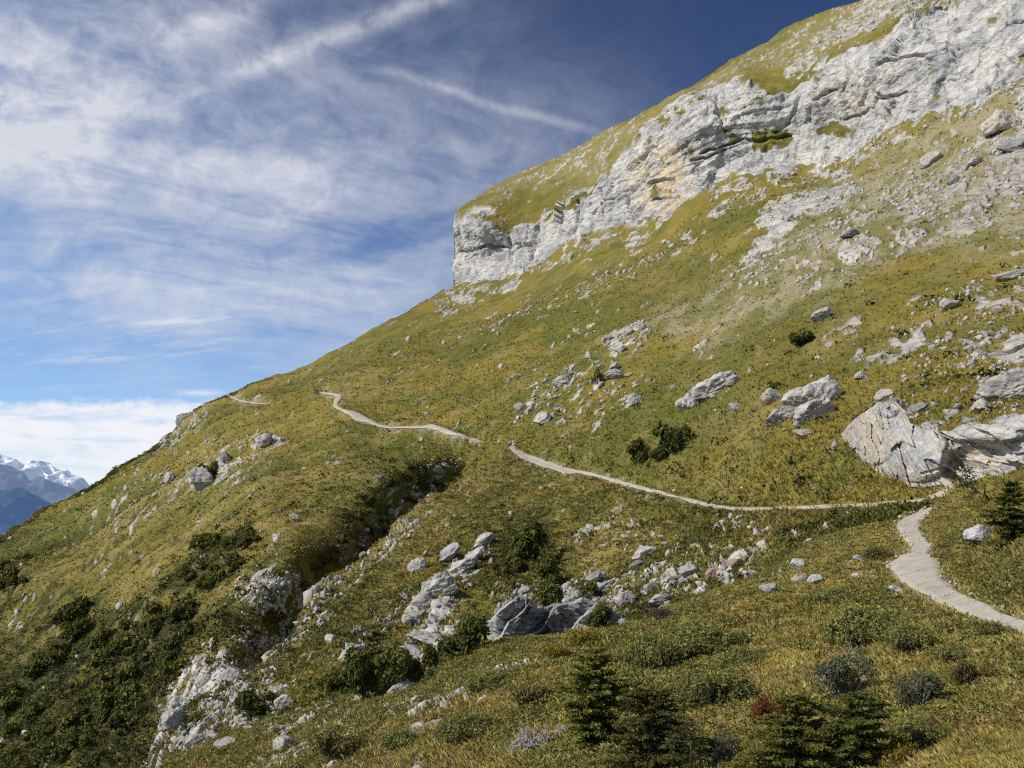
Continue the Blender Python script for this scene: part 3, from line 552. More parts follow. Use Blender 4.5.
# ------------------------------------------------------------------ rock
def ico(sub):
    bm = bmesh.new(); bmesh.ops.create_icosphere(bm, subdivisions=sub, radius=1); bm.verts.ensure_lookup_table()
    V = np.array([v.co[:] for v in bm.verts]); Fc = np.array([[v.index for v in f.verts] for f in bm.faces]); bm.free(); return V, Fc
ICO = {k: ico(k) for k in (1, 2, 3, 4, 5, 6)}
def rock_shape(seed, sub=4, planes=11, rough=0.10, flat=1.0):
    r = np.random.default_rng(seed); V, Fc = ICO[sub]
    N = r.normal(size=(planes, 3)); N /= np.linalg.norm(N, axis=1, keepdims=True); D = r.uniform(0.50, 1.0, planes)
    t = V@N.T; rad = np.min(np.where(t > 0.12, D/np.maximum(t, 0.12), 9), 1); rad = np.minimum(rad, 1.25)
    Q = V*rad[:, None]; o = seed*3.7
    Q = Q*(1+rough*(ridged(Q*1.6+o, 3)[:, None]*1.2-0.7)+rough*0.5*fbm(Q*4+o, 3)[:, None])
    if sub > 3:                                            # split along bedding and joints
        ax = r.normal(size=3); ax /= np.linalg.norm(ax); ay = np.cross(ax, r.normal(size=3)); ay /= np.linalg.norm(ay); wb = 0.25*fbm(Q*1.5+o, 2)
        def saw(x): f = x-np.floor(x); return f-sst(0.86, 1.0, f)
        Q = Q*(1+0.075*saw((Q@ax+wb)*2.1+o)+0.045*saw((Q@ay+wb)*3.3)+0.03*saw((Q@ax-wb)*6.1))[:, None]
        Q = Q*(1-0.10*sst(0.80, 0.93, ridged(Q*1.3+o*2, 2)))[:, None]
    Q[:, 2] *= flat
    Q -= (Q.max(0)+Q.min(0))/2; Q /= (Q.max(0)-Q.min(0))/2
    return Q, Fc
def rock_mat(name, c1, c2, stain, lichen=0.0):
    m, nt, b, out = new_mat(name); oc = tcoord()
    oi = nt.nodes.new('ShaderNodeObjectInfo'); ad = nt.nodes.new('ShaderNodeVectorMath'); ad.operation = 'ADD'
    sc = X(oi.outputs['Random'])*40.0; nt.links.new(oc, ad.inputs[0]); nt.links.new(xvec(sc, sc, sc), ad.inputs[1]); vec = ad.outputs[0]
    n1 = xnoise(vec, 1.3, 6, 0.65, 0.6); n2 = xnoise(vec, 5.0, 5, 0.65); n3 = xnoise(vec, 2.2, 6, 0.7, 1.4)
    c = xmix(xs(0.35, 0.65, n1), c1, c2); c = xmix(xs(0.52, 0.72, n2)*0.5, c, stain)
    c = xscale(c, xs(0.34, 0.52, n3)*0.60+0.42)
    c = xscale(c, X(oi.outputs['Random'])*0.3+0.83)
    nt.links.new(c, b.inputs['Base Color']); nt.links.new(bump(n2*0.5+n3, 0.7, 0.12), b.inputs['Normal']); return m
M_ROCK = rock_mat('limestone', (0.43, 0.40, 0.345), (0.31, 0.29, 0.26), (0.36, 0.295, 0.21))
M_OCHRE = rock_mat('ochre_limestone', (0.47, 0.42, 0.345), (0.38, 0.335, 0.27), (0.46, 0.31, 0.155))
M_GREY = rock_mat('grey_slab', (0.30, 0.29, 0.27), (0.20, 0.195, 0.185), (0.33, 0.30, 0.22))
M_RED = rock_mat('rusty_rock', (0.40, 0.30, 0.23), (0.34, 0.20, 0.14), (0.36, 0.16, 0.10))
M_WHITE = rock_mat('white_rock', (0.52, 0.51, 0.48), (0.40, 0.39, 0.37), (0.44, 0.40, 0.33))
RMATS = {'r': M_ROCK, 'o': M_OCHRE, 'g': M_GREY, 'd': M_RED, 'w': M_WHITE}
_rk = {}
def rock_mesh(var, mat, big):
    k = (var, mat, big)
    if k not in _rk:
        Q, Fc = rock_shape(var+100*big, 6 if big else 5, 9 if big else 7, 0.12 if big else 0.075); _rk[k] = make_mesh('rock', Q, Fc, RMATS[mat], None, False)
    return _rk[k]
rq = random.Random(5)
N_ROCK = [0]
def rock(u, v, w, h, tilt=0, mat='r', label=None, group=None, name='boulder', big=False, deep=0.8, lift=0.22, var=None):
    p, y = place(u, v); k = y/F; N_ROCK[0] += 1
    var = rq.randrange(9) if var is None else var
    if max(w, h) > 12 and v < 500 and 760 < u < 842: w, h, lift = w*1.12, h*1.12, 0.30
    elif max(w, h) > 12 and v < 500 and u > 640: w, h, lift = w*1.06, h*1.06, 0.26
    elif v > 500 and u < 760: w, h, lift = w*0.86, h*0.86, 0.10
    if v > 535 and u > 760: w, h, lift = w*1.2, h*1.5, 0.6
    o = new_obj(name, rock_mesh(var, mat, big)); sx, sz = w*k*0.5*1.08, h*k*0.5*1.08
    o.scale = (sx, max(sx, sz)*deep, sz); o.location = p+Vector((0, 0, sz*lift)) - Vector(p).normalized()*sz*0.15
    o.rotation_euler = Euler((rq.uniform(-.25, .25), -math.radians(tilt), rq.uniform(-.35, .35)))
    tag(o, label, 'rock', group); return o
def outcrop(name, label, field, top, bot, nu, nv, relief, colour, mat):
    """a standing rock face let into the slope, from its foot to its brow, then back into the turf"""
    u0, u1 = top[0][0], top[-1][0]; U = np.linspace(u0, u1, nu); vt = interp(U, top); vb = interp(U, bot)+7
    k = np.arange(nu); wob = 2.2*fbm(np.stack([U/9, U*0, U*0], -1), 3); vt = vt+wob
    t = np.linspace(0, 1, nv)[:, None]; uu = np.repeat(U[None], nv, 0); vv = vb[None]+(vt-vb)[None]*t
    yb = field.y(U, interp(U, bot)); y = yb[None]*(1+0.012*t); q = (yb/F)[None]
    end = np.minimum(sst(0, 22, U-u0), sst(0, 22, u1-U))[None]
    off = relief(uu, vv, uu*q, -vv*q)                       # metres towards the valley
    y = y-off*end+(1-end)*1.2
    Q = P(uu, vv, y)
    s_ = np.linspace(0, 1, 9)[1:, None]; back = np.repeat(Q[-1][None], 8, 0); back[..., 1] += s_*5.0; back[..., 0] *= 1+s_*5.0/np.maximum(back[..., 1], 1)*0.9; back[..., 2] += 0.12*np.sin(s_*3.1)-s_**2*0.8
    Qa = np.concatenate([Q, back]); col = colour(uu, vv); col = np.concatenate([col, np.repeat(col[-1][None], 8, 0)])
    rk_ = np.ones(Qa.shape[:2])
    o = new_obj(name, make_mesh(name, Qa.reshape(-1, 3), quads(*Qa.shape[:2]), mat, col.reshape(-1, 3), False, {'Rock': rk_.ravel()})); tag(o, label, 'rock'); return o
def hump(u, v, cu, cv, ru, rv, p=2.0): return np.clip(1-(np.abs((u-cu)/ru)**p+np.abs((v-cv)/rv)**p), 0, 1)**0.6
def relief_long(u, v, a, b):
    o = 0.7+1.5*hump(u, v, 918, 453, 34, 30)+1.0*hump(u, v, 872, 436, 26, 30)+0.8*hump(u, v, 888, 408, 12, 10)-1.5*hump(u+3*fbm(np.stack([a/1.1, b/1.1, a*0+2], -1), 3), v+3*fbm(np.stack([a/1.1, b/1.1, a*0+5], -1), 3), 960, 466, 22, 18)**2.0+0.9*hump(u, v, 985, 434, 40, 9, 3)-0.7*hump(u, v, 990, 452, 34, 8, 3)+0.8*hump(u, v, 1030, 440, 30, 30)
    o = o+facets(a, b, 1.5, 1.1, 21)*0.72+facets(a, b, 0.62, 0.42, 22)*0.20+0.10*fbm(np.stack([a/0.5, b/0.5, a*0], -1), 3)
    for ck in ([(903,418),(906,440),(898,452)],[(912,428),(908,442)],[(946,432),(944,455)],[(960,441),(985,443),(1008,444)],[(925,474),(945,466)]): o = o-0.20*sst(2.4, 0.4, line_d(u+5*fbm(np.stack([a/1.2, b/1.2, a*0+7], -1), 3), v, ck))
    return o
def colour_long(u, v):
    n = fbm(np.stack([u/12, v/9, u*0], -1), 4)*0.5+0.5; m = fbm(np.stack([u/5, v/4, u*0+4], -1), 3)*0.5+0.5
    c = mixc(np.broadcast_to(np.array((0.41, 0.38, 0.33)), u.shape+(3,)), np.array((0.33, 0.32, 0.305)), sst(0.4, 0.7, n))
    oc = np.maximum.reduce([hump(u, v, 868, 444, 28, 34), 0.9*hump(u, v, 985, 460, 36, 14), 0.8*hump(u, v, 920, 474, 30, 8), 0.5*hump(u, v, 990, 448, 40, 10)])
    return mixc(c, np.array((0.47, 0.385, 0.27)), np.clip(oc*1.2, 0, 1)*sst(0.25, 0.6, m)*0.75)
M_CRAG = terrain_mat('crag', 8.0, 2.2, 0.06)
outcrop('rock_outcrop', 'long cream and grey outcrop with an overhanging block and shadowed hollow above the trail', FC, [(838,437),(850,423),(864,412),(878,403),(894,402),(905,410),(911,424),(922,430),(945,430),(958,427),(972,423),(990,425),(1010,418),(1040,410),(1090,400)], [(838,441),(860,456),(880,468),(892,474),(905,478),(920,481),(940,478),(950,476),(975,480),(1000,475),(1040,466),(1090,452)], 420, 150, relief_long, colour_long, M_CRAG)
def relief_slab(u, v, a, b):
    w = u+0.9*(v-620)+4*fbm(np.stack([u/14, v/14, u*0], -1), 2); f = w/34-np.floor(w/34)
    return 0.5+1.2*(1-f)*sst(0, 0.10, f)+0.030*(640-v)+facets(a, b, 1.3, 0.7, 31)*0.75+facets(a, b, 0.45, 0.3, 32)*0.28
def colour_slab(u, v):
    n = fbm(np.stack([u/10, v/7, u*0], -1), 4)*0.5+0.5; c = mixc(np.broadcast_to(np.array((0.34, 0.33, 0.305)), u.shape+(3,)), np.array((0.20, 0.195, 0.185)), sst(0.35, 0.65, n)); return c
outcrop('rock_outcrop', 'row of big tilted slabs with dark undersides in the hollow behind the near meadow', FB, [(474,642),(484,628),(498,613),(516,599),(526,600),(540,610),(560,606),(585,600),(604,606),(622,618)], [(474,648),(490,646),(510,643),(540,639),(575,634),(604,630),(622,627)], 300, 90, relief_slab, colour_slab, M_CRAG)
# single rocks one can point to: column, row, width, height, tilt, material, label
ROCKS = [
 (772,401,15,19,60,'r','small pale lobe at the upper left end of the big white boulder group'), (782,420,27,15,10,'r','low rounded pale boulder at the lower left of the big white boulder group'),
 (800,406,32,24,20,'r','broken pale block in the middle of the white boulder group'), (824,401,31,34,50,'r','tall upper right block of the white boulder group, shadow on its right'),
 (813,418,36,26,45,'r','leaning front block of the white boulder group'), (804,435,17,8,5,'r','flat pale slab at the foot of the white boulder group'),
 (893,416,26,26,-30,'r','jagged grey block on top of the long outcrop'), (884,398,18,13,10,'r','small pale block at the very top of the long outcrop'),



 (1008,396,58,34,15,'r','broad pale outcrop with dark holes near the right edge'), (982,410,14,18,70,'r','upright pale stone left of the broad outcrop'), (916,411,20,10,25,'g','small dark wedge rock right of the long outcrop'),
 (950,308,11,19,80,'r','upright pale rock standing in grass high on the right'), (822,318,21,12,25,'r','lone grey wedge boulder high on the slope right of the lone bush'), (999,311,10,7,0,'r','small pale rock near the right edge high on the slope'),
 (862,378,14,9,10,'r','pale flat rock above the long outcrop'),(1014,350,20,12,15,'r','pale rock at the right edge in the scree'),(1012,278,26,12,20,'r','pale rock bank at the right edge high in the scree'),
 (689,409,18,24,60,'r','white tilted end of the broken outcrop right of the bushes'), (712,393,52,24,18,'r','long broken grey outcrop above the pair of bushes'), (733,383,14,10,30,'r','small right end stone of the broken outcrop'), (736,409,13,9,0,'r','lone pale stone right of the broken outcrop'),
 (615,377,11,20,80,'r','tallest pale upright stone in the cluster over the trail'), (543,422,17,16,30,'r','lowest big pale stone of the cluster above the walkers'), (521,410,13,11,0,'r','rounded pale stone left of the lowest stone above the walkers'),
 (562,385,18,14,20,'r','craggy pale stone left of the small dark bush in the cluster'), (635,402,13,15,60,'r','right end pale stone of the cluster above the trail'),
 (204,484,24,27,50,'r','rocky knob under the dark bush on the left ridge'), (226,461,12,18,65,'g','grey rock to the right of the dark bush on the left ridge'), (265,443,20,14,30,'r','pale outcrop on the ridge between the dark bush and the skyline trail'), (170,481,14,14,45,'r','pale rock slanting on grass left of the ridge bush'),
 (296,519,9,15,60,'r','upright pale stone above the shaded gully'), (188,425,22,20,45,'g','dark crag on the skyline at the left shoulder'),
 (446,556,40,15,42,'g','grey ledge at the middle of the rock rib on the spur'), (411,655,20,30,75,'r','upright slab at the left foot of the rock rib'), (452,592,26,13,45,'g','slanting ledge right of the rock rib'), (474,556,30,10,38,'r','thin slanting ledge near the top of the rock rib'), (418,568,24,22,50,'r','grey outcrop on the spur above the slab line'), (437,588,42,28,40,'r','top block of the long rock rib running down the spur'), (424,606,28,26,30,'r','blocky middle of the long rock rib on the spur'), (428,642,18,48,78,'r','tall pale slab standing at the bottom of the rock rib'),
 (408,620,16,12,0,'r','pale stone left of the rock rib'), (463,566,36,18,35,'r','slanting ledge at the upper right of the rock rib'), (483,542,28,14,35,'r','uppermost slanting ledge of the spur rocks'),
 (524,591,16,9,20,'r','small pale rock above the big tilted slab'),
 (352,655,30,18,35,'r','flat pale slab below the spur left of the spruce bush'), (399,690,30,13,30,'r','flat pale slab lying on the near grass below the spruce bush'), (332,641,12,18,60,'r','upright pale stone on the flank of the spur'),
 (644,556,30,20,30,'r','pale broken rock below the trail in the middle of the slope'), (637,567,20,13,20,'g','grey rock under the pale broken rock in the middle'), (661,602,34,17,5,'r','flat pale lichen slab at the edge of the near meadow'),
 (602,592,34,18,35,'r','slanting pale ledge left of the flat lichen slab'), (594,578,20,12,30,'g','grey slanting ledge above the other ledges'), (625,600,22,18,40,'r','blocky rock between ledge and lichen slab'), (651,588,17,13,30,'g','grey rock above the flat lichen slab'),
 (675,585,15,11,0,'g','dark grey rock right of the lichen slab'), (688,571,22,13,10,'r','light rock in the little saddle'), (713,576,20,17,50,'d','rusty red rock at the little saddle'), (736,563,20,9,10,'d','low rusty red ledge right of the red rock'), (754,551,16,9,-20,'r','pale rock at the rim above the rusty ledge'), (623,623,11,13,60,'r','pale rock sticking out at the near meadow rim'),
 (174,722,26,28,65,'r','biggest pale slab of the rock mass at the lower left'), (197,743,28,18,10,'r','broad pale block at the bottom of the lower left rock mass'), (178,704,14,17,70,'r','upright pale block near the top of the lower left rock mass'), (232,682,30,28,60,'r','large pale block at the top right of the lower left rock mass'),
 (205,682,24,17,20,'r','pale block left of the top of the lower left rock mass'), (285,705,27,22,45,'r','pale rock right of the lower left gully mouth'), (300,712,10,12,60,'r','small pale rock beside the gully mouth rock'), (248,730,12,10,10,'w','white cube shaped rock by the small bush at the lower left'), (284,748,24,26,70,'r','grey pointed rock near the bottom edge at left'),
 (226,746,24,14,20,'r','low pale rock near the bottom edge at left'), (175,641,11,8,30,'w','bright small stone among the dark bushes'), (120,607,10,10,60,'w','pair of white stones on the dark slope at left'), (105,702,7,10,70,'w','slim white stone among bushes at the lower left'), (26,734,11,10,40,'w','white stone in dark bushes at the far lower left'),
 (416,737,13,20,70,'r','upright grey rock in near grass below the slab'), (439,723,17,8,10,'r','low grey rock in near grass right of the upright one'), (477,729,13,11,40,'g','dark grey rock in near grass left of the dead wood'), (380,714,10,7,0,'w','small white rock in near grass'),
 (979,542,24,13,10,'w','white jagged rock on the bank above the path at right'), (971,548,13,13,70,'w','white pointed end of the jagged rock above the path'), (855,578,8,4,10,'w','small flat white stone in the meadow left of the path'), (797,567,12,7,10,'w','flat pale stone in the meadow stones, highest one'), (800,582,14,6,10,'r','flat grey stone in the meadow stones'),
 (815,583,13,7,5,'w','flat pale stone at the right of the meadow stones'), (769,593,14,8,20,'r','flat stone at the lower left of the meadow stones'), (893,592,10,5,0,'w','little white stone at the left edge of the path'), (900,593,8,4,0,'w','second little white stone at the left edge of the path'),
]
ROCKS += [(973,166,20,10,15,'r','pale wedge boulder below the broken crag high at right'), (954,182,13,9,25,'g','grey boulder left of the wedge boulder high at right'), (930,164,22,16,30,'r','pale outcrop in the high grey scree at right'), (1000,128,34,22,30,'o','brown broken crag under the cliff at the right edge'), (1012,150,24,14,10,'g','dark broken rock below the brown crag at the right edge'),
 (858,560,8,4,0,'w','tiny pale stone at the rim of the near meadow'), (850,236,16,6,20,'g','dark ledge in the grass on the upper slope at right')]
for r in ROCKS:
    rock(*r[:5], mat=r[5], label=r[6], name='rock_outcrop' if r[2] > 40 else 'boulder', big=max(r[2], r[3]) > 34)
# clusters of look-alike stones: centre, spread, how many, size range, label
def cluster(poly, n, s0, s1, label, group, mat='r', tilt=(0, 50), name='stone'):
    xs_ = [p[0] for p in poly]; ys_ = [p[1] for p in poly]; k = 0
    while k < n:
        u = rq.uniform(min(xs_), max(xs_)); v = rq.uniform(min(ys_), max(ys_))
        if poly_sd(np.array([u]), np.array([v]), poly)[0] < 0: continue
        w = s0*(s1/s0)**(rq.random()**1.6); rock(u, v, w, w*rq.uniform(.5, .95), rq.uniform(*tilt), mat if rq.random() < .8 else 'w', label, group, name); k += 1
cluster([(505,400),(560,365),(600,375),(600,400),(545,425)], 16, 4, 9, 'small pale stone scattered in the grass above the two walkers', 'pale stones scattered above the two walkers')
cluster([(600,365),(640,370),(640,405),(600,410)], 12, 4, 11, 'pale stone in the clump beside the small dark bush over the trail', 'pale stones beside the small dark bush')
cluster([(600,345),(615,330),(650,325),(655,340),(620,355)], 9, 6, 13, 'pale slab stone of the bare patch high in the middle slope', 'slab stones of the bare patch')
cluster([(860,370),(1015,320),(1015,390),(880,395)], 26, 4, 9, 'small pale stone in the scree above the long outcrop', 'scree stones above the long outcrop')
cluster([(880,385),(1010,405),(1000,425),(900,420)], 14, 5, 11, 'pale stone lying on top of the right hand crags', 'stones on top of the right hand crags')
cluster([(150,750),(175,690),(220,660),(250,690),(215,760)], 30, 5, 13, 'pale angular rock of the broken mass at the lower left', 'rocks of the lower left mass')
cluster([(235,600),(290,565),(290,610),(240,650)], 12, 6, 14, 'grey rock of the wall beside the shaded gully', 'rocks of the shaded gully wall', 'g')
cluster([(405,640),(405,600),(470,560),(490,570),(440,630)], 18, 6, 14, 'pale angular rock of the rib running down the spur', 'rocks of the spur rib')
cluster([(545,600),(600,570),(660,570),(650,600),(600,612)], 16, 6, 14, 'slanting rock of the ledges in the hollow behind the near meadow', 'ledge rocks in the hollow')
cluster([(690,512),(760,514),(760,530),(720,535)], 10, 4, 8, 'little stone spilled on the slope below the trail', 'stones spilled below the trail')
cluster([(330,560),(400,490),(450,450),(460,470),(400,520),(345,575)], 20, 4, 11, 'grey stone among shrubs in the shaded gully', 'stones in the shaded gully', 'g')
cluster([(250,640),(330,580),(340,600),(270,680)], 10, 5, 11, 'pale stone on the lit edge of the spur by the gully', 'stones on the spur edge')
cluster([(250,700),(330,690),(340,715),(260,745)], 8, 6, 13, 'pale rock in near grass at the gully mouth', 'rocks at the gully mouth')
# ------------------------------------------------------------------ loose stones nobody could count
def scatter(s, n, weight):
    w = weight.ravel().clip(0); w = w/w.sum(); i = RNG.choice(len(w), n, p=w)
    Q = s.P.reshape(-1, 3)[i]; nn = s.n.reshape(-1, 3)[i]; y = Q[:, 1]
    jit = RNG.normal(size=(n, 3)); jit -= nn*(jit*nn).sum(1, keepdims=True)
    return i, Q+jit*(y/F*0.7)[:, None], nn, y
def clones(V, Fc, pos, scale3, rot):
    """many small copies gathered into one mesh"""
    n, m = len(pos), len(V); Q = np.einsum('nij,mj->nmi', rot, V)
    Q = Q*1.0; out = (np.einsum('nij,nmj->nmi', rot, V[None]*scale3[:, None])+pos[:, None]).reshape(-1, 3)
    return out, (Fc[None]+(np.arange(n)*m)[:, None, None]).reshape(-1, Fc.shape[1])
def rand_rot(n):
    q = RNG.normal(size=(n, 4)); q /= np.linalg.norm(q, axis=1, keepdims=True); w, x, y, z = q.T
    return np.stack([1-2*(y*y+z*z), 2*(x*y-z*w), 2*(x*z+y*w), 2*(x*y+z*w), 1-2*(x*x+z*z), 2*(y*z-x*w), 2*(x*z-y*w), 2*(y*z+x*w), 1-2*(x*x+y*y)], -1).reshape(n, 3, 3)
def stones(name, s, n, weight, lo, hi, sub, seed, label):
    i, pos, nn, y = scatter(s, n, weight); sz = lo*(hi/lo)**(RNG.random(n)**2.2)*y/F*0.5
    V, Fc = rock_shape(seed, sub, 9, 0.12); k = RNG.uniform(0.6, 1.2, (n, 3))
    Q, T = clones(V, Fc, pos+nn*(sz*0.25)[:, None], sz[:, None]*k, rand_rot(n))
    o = new_obj(name, make_mesh(name, Q, T, M_ROCK, None, False)); tag(o, label, 'stones', kind='stuff')
def wgt(s, base, lo=0.30, hi=0.55):
    return (base+sst(lo, hi, s.inten)*sst(0.25, 0.6, fbm(s.P/(s.P[..., 1:2]*0.02), 3)*0.5+0.5))*(s.pathd > 3)*(1-s.back)*(s.u < 1120)
stones('stones', SC, 5200, wgt(SC, 0.006)*(1-getattr(SC, 'cliff'))*(SC.y < 480)*(1+1.5*(SC.v > 430)*(SC.u < 480)), 1.6, 6.5, 2, 41, 'loose pale stones strewn over the mountainside')
stones('stones', SB, 2600, wgt(SB, 0.014), 1.8, 8, 2, 43, 'loose pale stones strewn over the middle slope below the trail')
stones('stones', SA, 420, wgt(SA, 0.01), 1.8, 7, 2, 47, 'loose pale stones in the near meadow')
n_ = 230; pu = RNG.integers(0, SPA.shape[0]-1, n_); pw = np.clip(np.where(RNG.random(n_) < .6, RNG.normal(0, 1.2, n_)+RNG.choice((0, 14), n_), RNG.uniform(0, 14, n_)), -2, 16)
pa, pb = SPA[pu, 0], SPA[pu, -1]; pq = pa+(pb-pa)*(pw/14)[:, None]+RNG.normal(0, 1, (n_, 2)); py_ = FA.y(pq[:, 0], pq[:, 1]); sz_ = RNG.uniform(1.0, 3.2, n_)**1.2*py_/F*0.5
V, Fc = rock_shape(53, 2, 9, 0.12); Q, T = clones(V, Fc, P(pq[:, 0], pq[:, 1], py_)+np.array((0, 0, 1))*(0.02+0.0009*py_+sz_*0.2)[:, None], sz_[:, None]*RNG.uniform(.6, 1.2, (n_, 3)), rand_rot(n_))
tag(new_obj('stones', make_mesh('stones', Q, T, M_PATH, None, False)), 'small loose stones on the gravel path and along its edges', 'stones', kind='stuff')
# ------------------------------------------------------------------ plants
def leaf_mat(name, trans=0.25, contrast=0.5, sc=3.0):
    m, nt, b, out = new_mat(name); a = attr('Col'); oc = tcoord(); n = xnoise(oc, sc, 3)
    oi = nt.nodes.new('ShaderNodeObjectInfo')
    col = xscale(a.outputs['Color'], (n-0.5)*contrast*2.0+1.0); col = xscale(col, X(oi.outputs['Random'])*0.35+0.82)
    nt.links.new(col, b.inputs['Base Color']); b.inputs['Roughness'].default_value = 0.7
    if trans:
        t = nt.nodes.new('ShaderNodeBsdfTranslucent'); nt.links.new(col, t.inputs[0]); mx = nt.nodes.new('ShaderNodeMixShader'); mx.inputs[0].default_value = trans
        nt.links.new(b.outputs[0], mx.inputs[1]); nt.links.new(t.outputs[0], mx.inputs[2]); nt.links.new(mx.outputs[0], out.inputs[0])
    return m
M_LEAF = leaf_mat('leaves'); M_GRASS = leaf_mat('grass_blades', 0.3, 0.25, 0.8)
def bark(name, c1, c2):
    m, nt, b, out = new_mat(name); n = xnoise(tcoord(), 14, 5, 0.7); nt.links.new(xmix(n, c1, c2), b.inputs['Base Color']); nt.links.new(bump(n, 0.6, 0.02), b.inputs['Normal']); return m
M_BARK = bark('bark', (0.05, 0.037, 0.026), (0.14, 0.11, 0.08)); M_DEAD = bark('dead_wood', (0.20, 0.185, 0.165), (0.46, 0.43, 0.39)); M_DARKWOOD = bark('dark_branches', (0.025, 0.02, 0.014), (0.07, 0.055, 0.04))
def frame(nrm):
    a = np.where(np.abs(nrm[:, 2:3]) < 0.9, np.array([[0, 0, 1.0]]), np.array([[1.0, 0, 0]])); t = np.cross(a, nrm); t /= np.linalg.norm(t, axis=1, keepdims=True); return t, np.cross(nrm, t)
def leaf_quads(c, nrm, size, asp, rng):
    """pointed four-cornered leaves at c"""
    t, b = frame(nrm); th = rng.uniform(0, 2*np.pi, len(c))[:, None]; d = t*np.cos(th)+b*np.sin(th); e = np.cross(nrm, d); s = size[:, None]
    V = np.stack([c-d*s, c+e*s*asp-nrm*s*0.12, c+d*s, c-e*s*asp-nrm*s*0.12], 1).reshape(-1, 3)
    return V, np.arange(len(c)*4).reshape(-1, 4)
def unit(v): return v/np.maximum(np.linalg.norm(v, axis=-1, keepdims=True), 1e-9)
def bush_parts(seed, lobes=9, leaves=2600, flat=0.75, size=0.075, c0=(0.022, 0.036, 0.008), c1=(0.085, 0.10, 0.020), spread=0.62, asp=0.5, tip=0.25):
    """a shrub of unit half-width standing at z = 0: leaf clumps around twig ends, with gaps between"""
    r = np.random.default_rng(seed); C = []; Nn = []; br = []
    for k in range(lobes):
        a = r.uniform(0, 2*np.pi); q = spread*np.sqrt(r.random()); cz = flat*r.uniform(0.18, 0.80)*(1-0.5*q*q); cc = np.array((q*np.cos(a), q*np.sin(a), cz)); rr = r.uniform(0.22, 0.40)
        m = 22
        d = unit(r.normal(size=(m, 3))); d[:, 2] = np.abs(d[:, 2])*0.9-0.15
        tw = cc+d*rr*r.uniform(0.6, 1.1, (m, 1))*np.array((1, 1, flat))
        br.append((cc, tw[:4]))
        per = leaves//(lobes*m)
        for t in tw:
            C.append(t+r.normal(size=(per, 3))*0.055); Nn.append(unit(unit(t-cc*0.8)*0.7+r.normal(size=(per, 3))*0.6+np.array((0, 0, 0.35))))
    C = np.concatenate(C); Nn = np.concatenate(Nn); C[:, 2] = np.maximum(C[:, 2], 0.02)
    V, Fc = leaf_quads(C, Nn, size*r.uniform(0.6, 1.2, len(C)), asp, r)
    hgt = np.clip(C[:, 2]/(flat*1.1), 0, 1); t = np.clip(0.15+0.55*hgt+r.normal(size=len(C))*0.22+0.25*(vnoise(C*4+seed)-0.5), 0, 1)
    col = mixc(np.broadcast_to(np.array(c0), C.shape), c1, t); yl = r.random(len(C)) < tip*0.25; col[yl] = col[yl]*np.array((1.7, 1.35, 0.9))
    return V, Fc, np.repeat(col, 4, 0), br
def tube(pts, rad, n=6):
    pts = np.array(pts, float); d = np.gradient(pts, axis=0); d = unit(d); t, b = frame(d); a = np.arange(n)/n*2*np.pi
    V = (pts[:, None]+np.array(rad, float)[:, None, None]*(t[:, None]*np.cos(a)[None, :, None]+b[:, None]*np.sin(a)[None, :, None])).reshape(-1, 3)
    i = np.arange(len(pts)*n).reshape(len(pts), n); j = np.roll(i, -1, 1)
    return V, np.stack([i[:-1], j[:-1], j[1:], i[1:]], -1).reshape(-1, 4)
def join(parts):
    V = []; Fc = []; o = 0
    for v, f in parts: V.append(v); Fc.append(f+o); o += len(v)
    return np.concatenate(V), np.concatenate(Fc)
def stems_mesh(name, br, mat, r0=0.035):
    ps = []
    for cc, tws in br:
        base = np.array((cc[0]*0.15, cc[1]*0.15, -0.08)); mid = base*0.4+cc*0.6+np.array((0, 0, 0.03)); ps.append(tube([base, base*.6+mid*.4, mid, cc], [r0, r0*.8, r0*.6, r0*.4], 5))
        for t in tws: ps.append(tube([cc, (cc+t)/2+np.array((0, 0, 0.02)), t], [r0*.4, r0*.28, r0*.12], 4))
    V, Fc = join(ps); return make_mesh(name, V, Fc, mat, None, True)
BUSHES = {}
def bush_kind(key, nvar, bark_=None, **kw):
    BUSHES[key] = []
    for k in range(nvar):
        V, Fc, c, br = bush_parts(hash(key) % 1 + 31*k+len(key)*7, **kw)
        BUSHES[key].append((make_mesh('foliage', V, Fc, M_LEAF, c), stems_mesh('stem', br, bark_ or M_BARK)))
bush_kind('alder', 4, lobes=9, leaves=2600, size=0.085, c0=(0.018, 0.029, 0.007), c1=(0.165, 0.172, 0.034), flat=1.15)
bush_kind('far', 3, lobes=8, leaves=1400, size=0.12, c0=(0.026, 0.036, 0.009), c1=(0.175, 0.170, 0.034), flat=1.1)
bush_kind('juniper', 3, lobes=26, leaves=6800, size=0.044, asp=0.35, flat=0.70, spread=0.75, c0=(0.038, 0.050, 0.014), c1=(0.33, 0.325, 0.095), tip=0.4)
bush_kind('willow', 2, lobes=12, leaves=4200, size=0.045, asp=0.4, flat=1.1, spread=0.65, c0=(0.030, 0.038, 0.022), c1=(0.22, 0.225, 0.12), bark_=M_DEAD)
bush_kind('rust', 1, lobes=10, leaves=2600, size=0.045, flat=0.6, c0=(0.05, 0.030, 0.012), c1=(0.20, 0.060, 0.025))
bush_kind('gold', 2, lobes=10, leaves=3000, size=0.04, flat=0.55, c0=(0.05, 0.05, 0.010), c1=(0.36, 0.27, 0.03))
bush_kind('heath', 1, lobes=10, leaves=2600, size=0.04, flat=0.45, c0=(0.045, 0.024, 0.026), c1=(0.135, 0.075, 0.075))
bush_kind('bronze', 2, lobes=12, leaves=3200, size=0.04, flat=0.6, c0=(0.035, 0.036, 0.012), c1=(0.25, 0.20, 0.07))
bq = random.Random(9); N_BUSH = [0]
